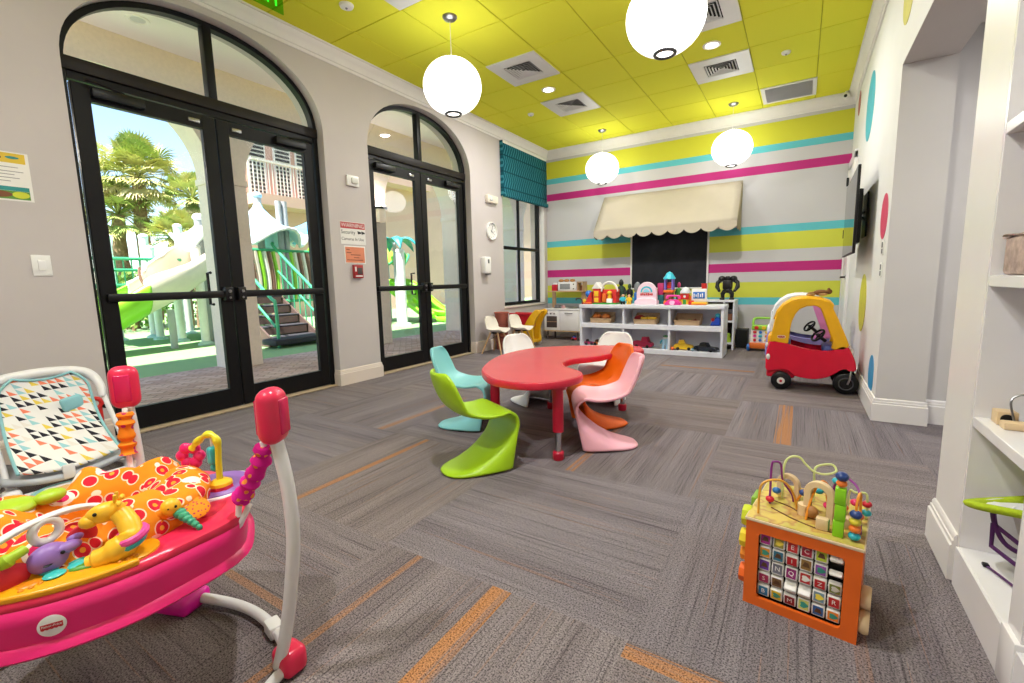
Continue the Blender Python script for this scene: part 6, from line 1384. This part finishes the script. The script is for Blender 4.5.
x, y = ringpt(math.radians(-27), .25)
for dx, dy, r in ((.014, .02, .017), (-.012, .022, .015), (.016, -.018, .017), (-.012, -.02, .015)): b.ell((x+dx, y+dy, .493), (r, r*1.1, .005), 12, 6)
b.build('butterfly_button', o)
MB(JO).mat(pm('olive toy', '#8a9a2a', .4)).ell((*ringpt(math.radians(-50), .262), .494), (.03, .02, .012), 14, 8).build('lizard_button', o)
# round logo badge on the skirt
am = math.radians(-28); bx, by = ringpt(am, .3300)
M_ = T(bx, by, .418) @ RZ(am+PI/2) @ RX(PI/2-.04)
MB(JO).mat(sign_white).push(M_).lathe([(0, 0), (.0215, 0), (.0215, .0022), (.020, .003), (0, .003)], 32).pop().build('logo_badge', o)
b = MB(JO).mat(pm('logo red', '#c0202c', .4)).push(M_)
sc = [(-.0165+.033*i/24, -.0045-.0018*abs(math.sin(PI*i/24*5))) for i in range(25)]+[(.0165, .0055), (-.0165, .0055)]
b.prism(sc, .003, .0034).pop(); b.build('logo_banner', o)
MB(JO).mat(sign_white).text('Fisher-Price', .0062, M_ @ T(0, .001, .0036), .0002).build('logo_lettering', o)
# giraffe
gy = pm('giraffe yellow', '#f2bb2a', .35); gd = pm('giraffe tan', '#d99a3a', .4)
gx, gyy = -1.255, .318
g = MB(JO).mat(gy).tube(spl([(-1.250, .268, .492), (-1.235, .295, .500), (-1.222, .325, .515), (-1.222, .338, .532), (-1.240, .340, .552), (-1.262, .335, .572)], 6), [.016]*3+[.022]*5+[.027]*5+[.025]*6+[.021]*6+[.020]*6, 16).build('giraffe_toy', o)
GH = T(-1.284, .316, .577) @ RZ(-2.0) @ RY(.15)
MB(JO).mat(gy).push(GH).ell((0, 0, 0), (.036, .021, .022), 18, 12).ell((.030, 0, -.008), (.019, .019, .015), 14, 10).ell((-.030, .020, .016), (.006, .010, .006), 8, 6).ell((-.030, -.020, .016), (.006, .010, .006), 8, 6).cyl((-.022, .009, .018), (-.026, .010, .034), .0038, n=8).cyl((-.022, -.009, .018), (-.026, -.010, .034), .0038, n=8).pop().build('giraffe_head', g)
for q in (-1, 1): MB(JO).mat(black_plastic).push(GH).ell((.014, q*.018, .008), .0042, 8, 6).pop().build('eye', g)
MB(JO).mat(pm('toy ring pink', '#e84a9a', .4)).push(T(-1.222, .337, .530) @ RX(.3)).torus((0, 0, 0), .026, .0085, 22, 8).pop().build('ruffle', g); MB(JO).mat(pm('butterfly teal', '#3ab8b4', .35)).push(T(-1.221, .334, .517) @ RX(.3)).torus((0, 0, 0), .024, .007, 22, 8).pop().build('ruffle', g)
# white toy bar, ring and hanging elephant
MB(JO).mat(wtube).tube(spl([(-1.40, .40, .495), (-1.37, .355, .545), (-1.345, .29, .585), (-1.325, .21, .590), (-1.31, .12, .565), (-1.34, .05, .52), (-1.36, .03, .48)], 7), [.011]*12+[.0105]*31, 12, flat=.7).build('toy_bar', o)
e = MB(JO).mat(wtube).push(T(-1.325, .228, .565) @ RZ(.25)).torus((0, 0, 0), .023, .0085, 24, 10, 'x').pop().build('hanging_ring', o)
ep = pm('elephant purple', '#8f6ab4', .4); er = pm('elephant ear red', '#c81e34', .5)
g = MB(JO).mat(ep).push(T(-1.300, .222, .515) @ RZ(.22)).ell((0, 0, 0), (.026, .036, .030), 20, 12).ell((.014, .026, .012), (.014, .024, .012), 14, 10).ell((.0, .046, .020), (.010, .016, .009), 12, 8).rbox(-.014, .014, -.02, .012, -.048, -.02, .008).pop().build('elephant_toy', o)
for q_, z_ in ((-.058, -.010), (.058, .012)): MB(JO).mat(er).push(T(-1.303, .222, .517) @ RZ(.22)).ell((0, q_, z_), (.006, .030, .027), 18, 10).pop().build('elephant_ear', g)
MB(JO).mat(black_plastic).push(T(-1.300, .222, .515) @ RZ(.22)).ell((.024, .012, .010), .0042, 8, 6).ell((.024, -.014, -.004), (.0042, .008, .002), 8, 6).pop().build('eye', g)
lz = pm('lizard lime', '#a4c62a', .4)
b = MB(JO).mat(lz).push(T(-1.30, .125, .535)).ell((0, .0, 0), (.022, .036, .020), 16, 10).tube(spl([(0, .03, .0), (.008, .045, .012), (.0, .065, .016)], 5), [.014]*5+[.010]*6, 10).ell((0, -.03, -.03), (.018, .03, .022), 14, 8).pop(); b.build('lizard_toy', o)
MB(JO).mat(lz).push(T(-1.60, .215, .545) @ RZ(.3)).ell((0, 0, 0), (.05, .06, .022), 18, 10).ell((.03, .07, .005), (.026, .034, .018), 14, 8).pop().build('frog_pillow', o)
# butterfly with striped tail at the right of the seat
w_ = dotted('wing orange dotted', '#ef8a1e', '#b0364a', 110)
bx_, by_ = -1.285, .435
g = MB(JO).mat(w_).push(T(bx_, by_, .520) @ RZ(-.1) @ RY(.45)).ell((.010, .045, 0), (.038, .036, .008), 20, 8).ell((-.012, -.048, -.004), (.038, .042, .008), 20, 8).pop().build('butterfly_toy', o)
MB(JO).mat(gy).ell((bx_+.004, by_, .535), (.020, .022, .022), 16, 10).build('butterfly_head', g); MB(JO).mat(black_plastic).ell((bx_+.022, by_+.004, .540), .0035, 8, 6).ell((bx_+.018, by_-.010, .538), .0035, 8, 6).build('eye', g)
b = MB(JO).mat(pm('tail green', '#3aa07a', .4)); 
for i in range(6): b.ell((bx_+.020+.0115*i, by_+.012+.003*i, .518-.0055*i), (.0125-.0008*i, .0145-.0015*i, .0125-.001*i), 12, 8)
b.build('butterfly_tail', g)
# purple dial with yellow arch and flower
px_, py_ = ringpt(math.radians(77), .268)
MB(JO).mat(pm('dial purple', '#8a5fae', .35)).push(T(px_, py_, .476)).lathe([(0, 0), (.092, 0), (.092, .010), (.085, .016), (0, .018)], 32).pop().build('purple_dial', o)
MB(JO).mat(pm('dial pale rim', '#e8dce4', .35)).push(T(px_, py_, .474))  .torus((0, 0, .002), .099, .010, 34, 8).pop().build('dial_rim', o)
qx, qy = px_+.045, py_-.012
MB(JO).mat(hot).push(T(qx, qy, .492)).lathe([(0, 0), (.034, 0), (.032, .010), (0, .012)], 8).pop().build('flower_base', o); MB(JO).mat(pm('dome amber', '#f2b81e', .35)).push(T(qx, qy, .502)).lathe([(0, 0), (.032, 0), (.03, .008), (.016, .016), (0, .018)], 24).pop().build('dome_button', o)
yl = pm('arch lemon', '#e6dc2a', .35)
MB(JO).mat(yl).tube(spl([(qx, qy, .515), (qx, qy+.002, .57), (qx+.002, qy+.004, .62), (qx-.006, qy, .645), (qx-.03, qy-.006, .648), (qx-.06, qy-.012, .632), (qx-.088, qy-.018, .612), (qx-.10, qy-.02, .598)], 7), [.0085]*14+[.0095+.002*math.sin(i*.6) for i in range(36)], 10).build('toy_arch', o)
b = MB(JO).mat(hot2).push(T(qx-.112, qy-.022, .575) @ RZ(.6) @ RX(PI/2))
for k in range(6): a = k*PI/3; b.ell((.025*math.cos(a), .025*math.sin(a), 0), (.018, .018, .012), 12, 8)
b.pop(); b.build('flower_toy', o); MB(JO).mat(yl).tube([(qx-.112, qy-.022, .555), (qx-.114, qy-.024, .485)], .0085, 10).build('flower_stem', o)
MB(JO).mat(pm('charm turquoise', '#3fbcc4', .35)).rbox(qx-.028, qx-.004, qy-.018, qy+.010, .560, .615, .010, 3).ell((qx-.016, qy-.004, .552), (.010, .010, .012), 10, 8).build('hanging_charm', o); MB(JO).mat(sign_white).cyl((qx-.016, qy-.004, .612), (qx-.016, qy-.004, .642), .003, n=8).build('charm_cord', o)

# ------------------------------------------------------------------ infant swing by the door
m, t = raw('triangle print cotton', .85, spec=.15); x, y, z = t.sep(t.coord())
uu = t.math('MULTIPLY', t.math('ADD', y, t.math('MULTIPLY', z, .35)), 29.0); vv = t.math('MULTIPLY', z, 29.0)
wn = t.new('ShaderNodeTexWhiteNoise', noise_dimensions='2D'); t.l.new(t.comb(t.math('FLOOR', uu), t.math('FLOOR', vv), 0), wn.inputs['Vector'])
fa, fb = t.math('FRACT', uu), t.math('FRACT', vv)
tri = t.math('LESS_THAN', t.math('ADD', fa, fb), .95); tri = t.math('MULTIPLY', tri, t.math('GREATER_THAN', wn.outputs['Value'], .26))
pc = t.ramp(wn.outputs['Value'], [(.0, '#f1efec'), (.26, '#2b2a33'), (.50, '#f0876a'), (.64, '#e8ce58'), (.80, '#9fd0d6'), (.93, '#e8e2da')], 'CONSTANT')
t.l.new(t.mix(tri, '#efedea', pc), t.b.inputs['Base Color']); swing_fab = m
SO = (-3.45, .71, 0); o = thing('infant_swing', 'white baby swing with a triangle print seat by the glass door', 'baby swing', SO)
grey_f = pm('grey seat fabric', '#b9bdc4', .8); swhite = pm('swing white plastic', '#e6e5e6', .3, var=.02); tealp = pm('teal piping', '#8fc6cc', .6)
SY = .205
def sseat(u, v, off=0):
    s = 2*u-1; y = .70+SY*s*(1-.12*v); x = -3.30-.30*v+.05*(s*s)*(1-v*.6)+.07*math.sin(PI*v)*(-1)+off; z = .12+.46*v-.06*math.sin(PI*v)+.05*s*s*(1-.5*v)
    if v > .85: y = .70+(y-.70)*(1-.35*((v-.85)/.15)**2)
    return (x, y, z)
MB(SO).mat(swing_fab).grid(sseat, 20, 30).build('seat_fabric', o, solid=.022, sub=1, sharp=None)
MB(SO).mat(tealp).tube([sseat(0, i/24, .012) for i in range(25)]+[sseat(i/12, 1, .012) for i in range(1, 13)]+[sseat(1, 1-i/24, .012) for i in range(1, 25)], .007, 8).build('piping', o)
MB(SO).mat(grey_f).grid(lambda u, v: (-3.27-.22*v-.05*math.sin(PI*v), .70+(SY+.05)*(2*u-1), .085+.05*(2*u-1)**2+.05*v-.03*math.sin(PI*v)), 16, 6).build('seat_underside', o, solid=.03)
MB(SO).mat(pm('head cushion teal', '#8cc4cc', .8)).push(T(-3.555, .80, .43) @ RX(.2)).rbox(-.015, .02, -.05, .05, -.045, .035, .016, 3).pop().build('head_support', o)
arch = spl([(-3.50, .925, .44), (-3.53, .93, .50), (-3.575, .91, .565), (-3.60, .855, .60), (-3.605, .74, .615), (-3.605, .62, .612), (-3.60, .54, .60), (-3.575, .49, .565), (-3.53, .47, .50), (-3.50, .475, .44)], 7)
MB(SO).mat(swhite).tube(arch, [.012+.016*math.sin(PI*i/(len(arch)-1))**.5 for i in range(len(arch))], 14, flat=1.25).build('seat_rim', o)
for s in (-1, 1):
    y0 = .70+s*.225; y1 = .715+s*.245
    MB(SO).mat(swhite).tube(spl([(-3.535, y0, .525), (-3.50, y0+s*.012, .42), (-3.40, y1, .20), (-3.30, y1, .05)], 8), .0135, 12).build('leg', o)
    MB(SO).mat(swhite).rbox(-3.335, -3.255, y1-.035, y1+.035, 0, .085, .02, 3).build('foot', o)
    MB(SO).mat(swhite).tube(spl([(-3.30, y1, .035), (-3.5, y1+s*.02, .02), (-3.68, y1-s*.02, .02), (-3.72, y1-s*.08, .02)], 8), .013, 12).build('floor_tube', o)
MB(SO).mat(swhite).cyl((-3.29, .50, .035), (-3.29, .93, .035), .014, n=14).build('front_bar', o); MB(SO).mat(swhite).cyl((-3.72, .53, .02), (-3.72, .90, .02), .013, n=14).build('rear_bar', o)
MB(SO).mat(swhite).rbox(-3.285, -3.262, .66, .71, .075, .15, .008).build('clip', o)
MB(SO).mat(tealp).push(T(-3.20, .64, 0)).lathe([(0, 0), (.10, 0), (.112, .02), (.112, .05), (.10, .055), (.09, .03), (0, .03)], 32, sy=1.15).pop().build('toy_tray', o); MB(SO).mat(pm('tray apricot', '#e8b878', .5)).push(T(-3.20, .64, .03)).lathe([(0, 0), (.088, 0), (.08, .012), (0, .014)], 28, sy=1.15).pop().build('tray_pad', o)
# red push toy behind the swing
o = thing('push_toy', 'red plastic push toy standing on the carpet between the swing and the door', 'toy', (-3.93, .985, 0))
MB().mat(cR).rbox(-.06, .06, -.055, .05, 0, .105, .025, 3).build('base', o); MB().mat(cR).rbox(-.045, .045, -.05, .045, .10, .16, .018, 3).build('body', o)
MB().mat(cR).tube([(0, -.035, .14), (0, -.02, .30)], .015, 10).tube([(0, .03, .14), (0, .03, .30)], .015, 10).build('handle_bar', o); MB().mat(cB).rbox(-.012, .012, -.02, .022, .15, .29, .006).build('inner_panel', o)
MB().mat(cR).torus((0, .01, .325), .034, .014, 24, 10, 'x').build('ring_handle', o); MB().mat(black_plastic).cyl((-.02, .055, .30), (.02, .055, .30), .014, n=14).build('knob', o)
MB().mat(cG).ell((.04, -.02, .2), (.012, .012, .012)).build('button', o)

# ------------------------------------------------------------------ things on the bookcase shelves
o = thing('storage_bin', 'small brownish pink woven bin on the middle bookcase shelf at the right edge', 'bin', (.62, 1.89, 1.049)); bw = pm('rose brown weave', '#b09a90', .9, var=.25, scale=45, bump=.5)
MB().mat(bw).rbox(-.10, .13, -.10, .10, 0, .115, .012).build('body', o); MB().mat(bw).tube([(-.10, -.10, .115), (.13, -.10, .115), (.13, .10, .115), (-.10, .10, .115)], .008, 8, closed=True).build('rim', o)
o = thing('wooden_bead_toy', 'little wooden toy with a wire loop on the lower bookcase shelf at the right edge', 'toy', (.552, 1.955, .594)); 
MB().mat(maple).rbox(-.022, .026, -.03, .02, 0, .042, .004).build('block', o); MB().mat(black_plastic).push(T(0, -.031, .02) @ RX(PI/2)).lathe([(0, -.002), (.015, -.002), (.015, .002), (0, .002)], 18).pop().build('dot', o)
MB().mat(maple).rbox(-.02, .13, -.085, -.045, 0, .022, .004).build('base', o); MB().mat(steel).tube(spl([(.01, -.05, .02), (.0, -.045, .07), (.006, -.04, .09), (.025, -.04, .10), (.042, -.04, .09), (.04, -.05, .02)], 7), .003, 6).build('wire_loop', o); MB().mat(pm('toy brown', '#7b4a30', .6)).ell((.09, -.065, .04), (.02, .02, .018)).build('roller', o)
o = thing('fabric_seat', 'lime rimmed white fabric seat with purple straps on the bottom bookcase shelf', 'baby seat', (.685, 1.86, .150)); fz = pm('lime fleece', '#b4cc22', .95, var=.15, scale=60, bump=.6); wf = pm('white mesh fabric', '#e6e6e4', .85); pu = pm('purple webbing', '#4f1a5a', .7)
loop = [(.20*math.copysign(abs(math.cos(a))**1.25, math.cos(a)), .095*math.sin(a), .232+.030*math.cos(a)+.012*math.sin(2*a)) for a in [2*PI*i/40 for i in range(40)]]
MB().mat(fz).tube(loop, .024, 12, closed=True, flat=.5).build('fleece_rim', o, sharp=None)
MB().mat(wf).grid(lambda u, v: ((.19*math.cos(2*PI*u))*(1-v), .088*math.sin(2*PI*u)*(1-v), .225-.035*v+.02*math.cos(2*PI*u)*(1-v)), 36, 6, True).build('pocket', o)
MB().mat(wf).grid(lambda u, v: ((.02+.135*(.6+.4*v)*math.cos(2*PI*u)), .085*(.75+.25*v)*math.sin(2*PI*u), .004+.20*v), 32, 6, True).build('side_wall', o, solid=.006)
MB().mat(pu).tube(spl([(-.158, .0, .20), (-.15, -.005, .15), (-.128, -.03, .105), (-.07, -.07, .09)], 6), .017, 8, flat=.35).build('strap', o); MB().mat(pu).tube([(-.155, -.005, .155), (-.155, -.01, .085), (-.075, -.11, .045)], .006, 8).build('strap_frame', o); MB().mat(pu).tube([(-.155, -.005, .155), (-.075, -.10, .105)], .006, 8).build('strap_frame', o)
MB().mat(pu).tube(spl([(.02, .08, .235), (.12, .06, .265), (.22, .02, .26)], 6), .012, 8).build('carry_strap', o)
o = thing('strap_end', 'thin dark purple strap lying on the bottom bookcase shelf at its front edge', 'strap', (.585, 1.80, .139)); MB().mat(pu).tube(spl([(-.045, .10, .005), (-.02, .03, .006), (.01, -.06, .005), (.03, -.13, .006)], 6), .005, 6, flat=.5).build('webbing', o); MB().mat(black_plastic).rbox(-.054, -.038, .095, .115, .0, .01, .003).build('buckle', o)
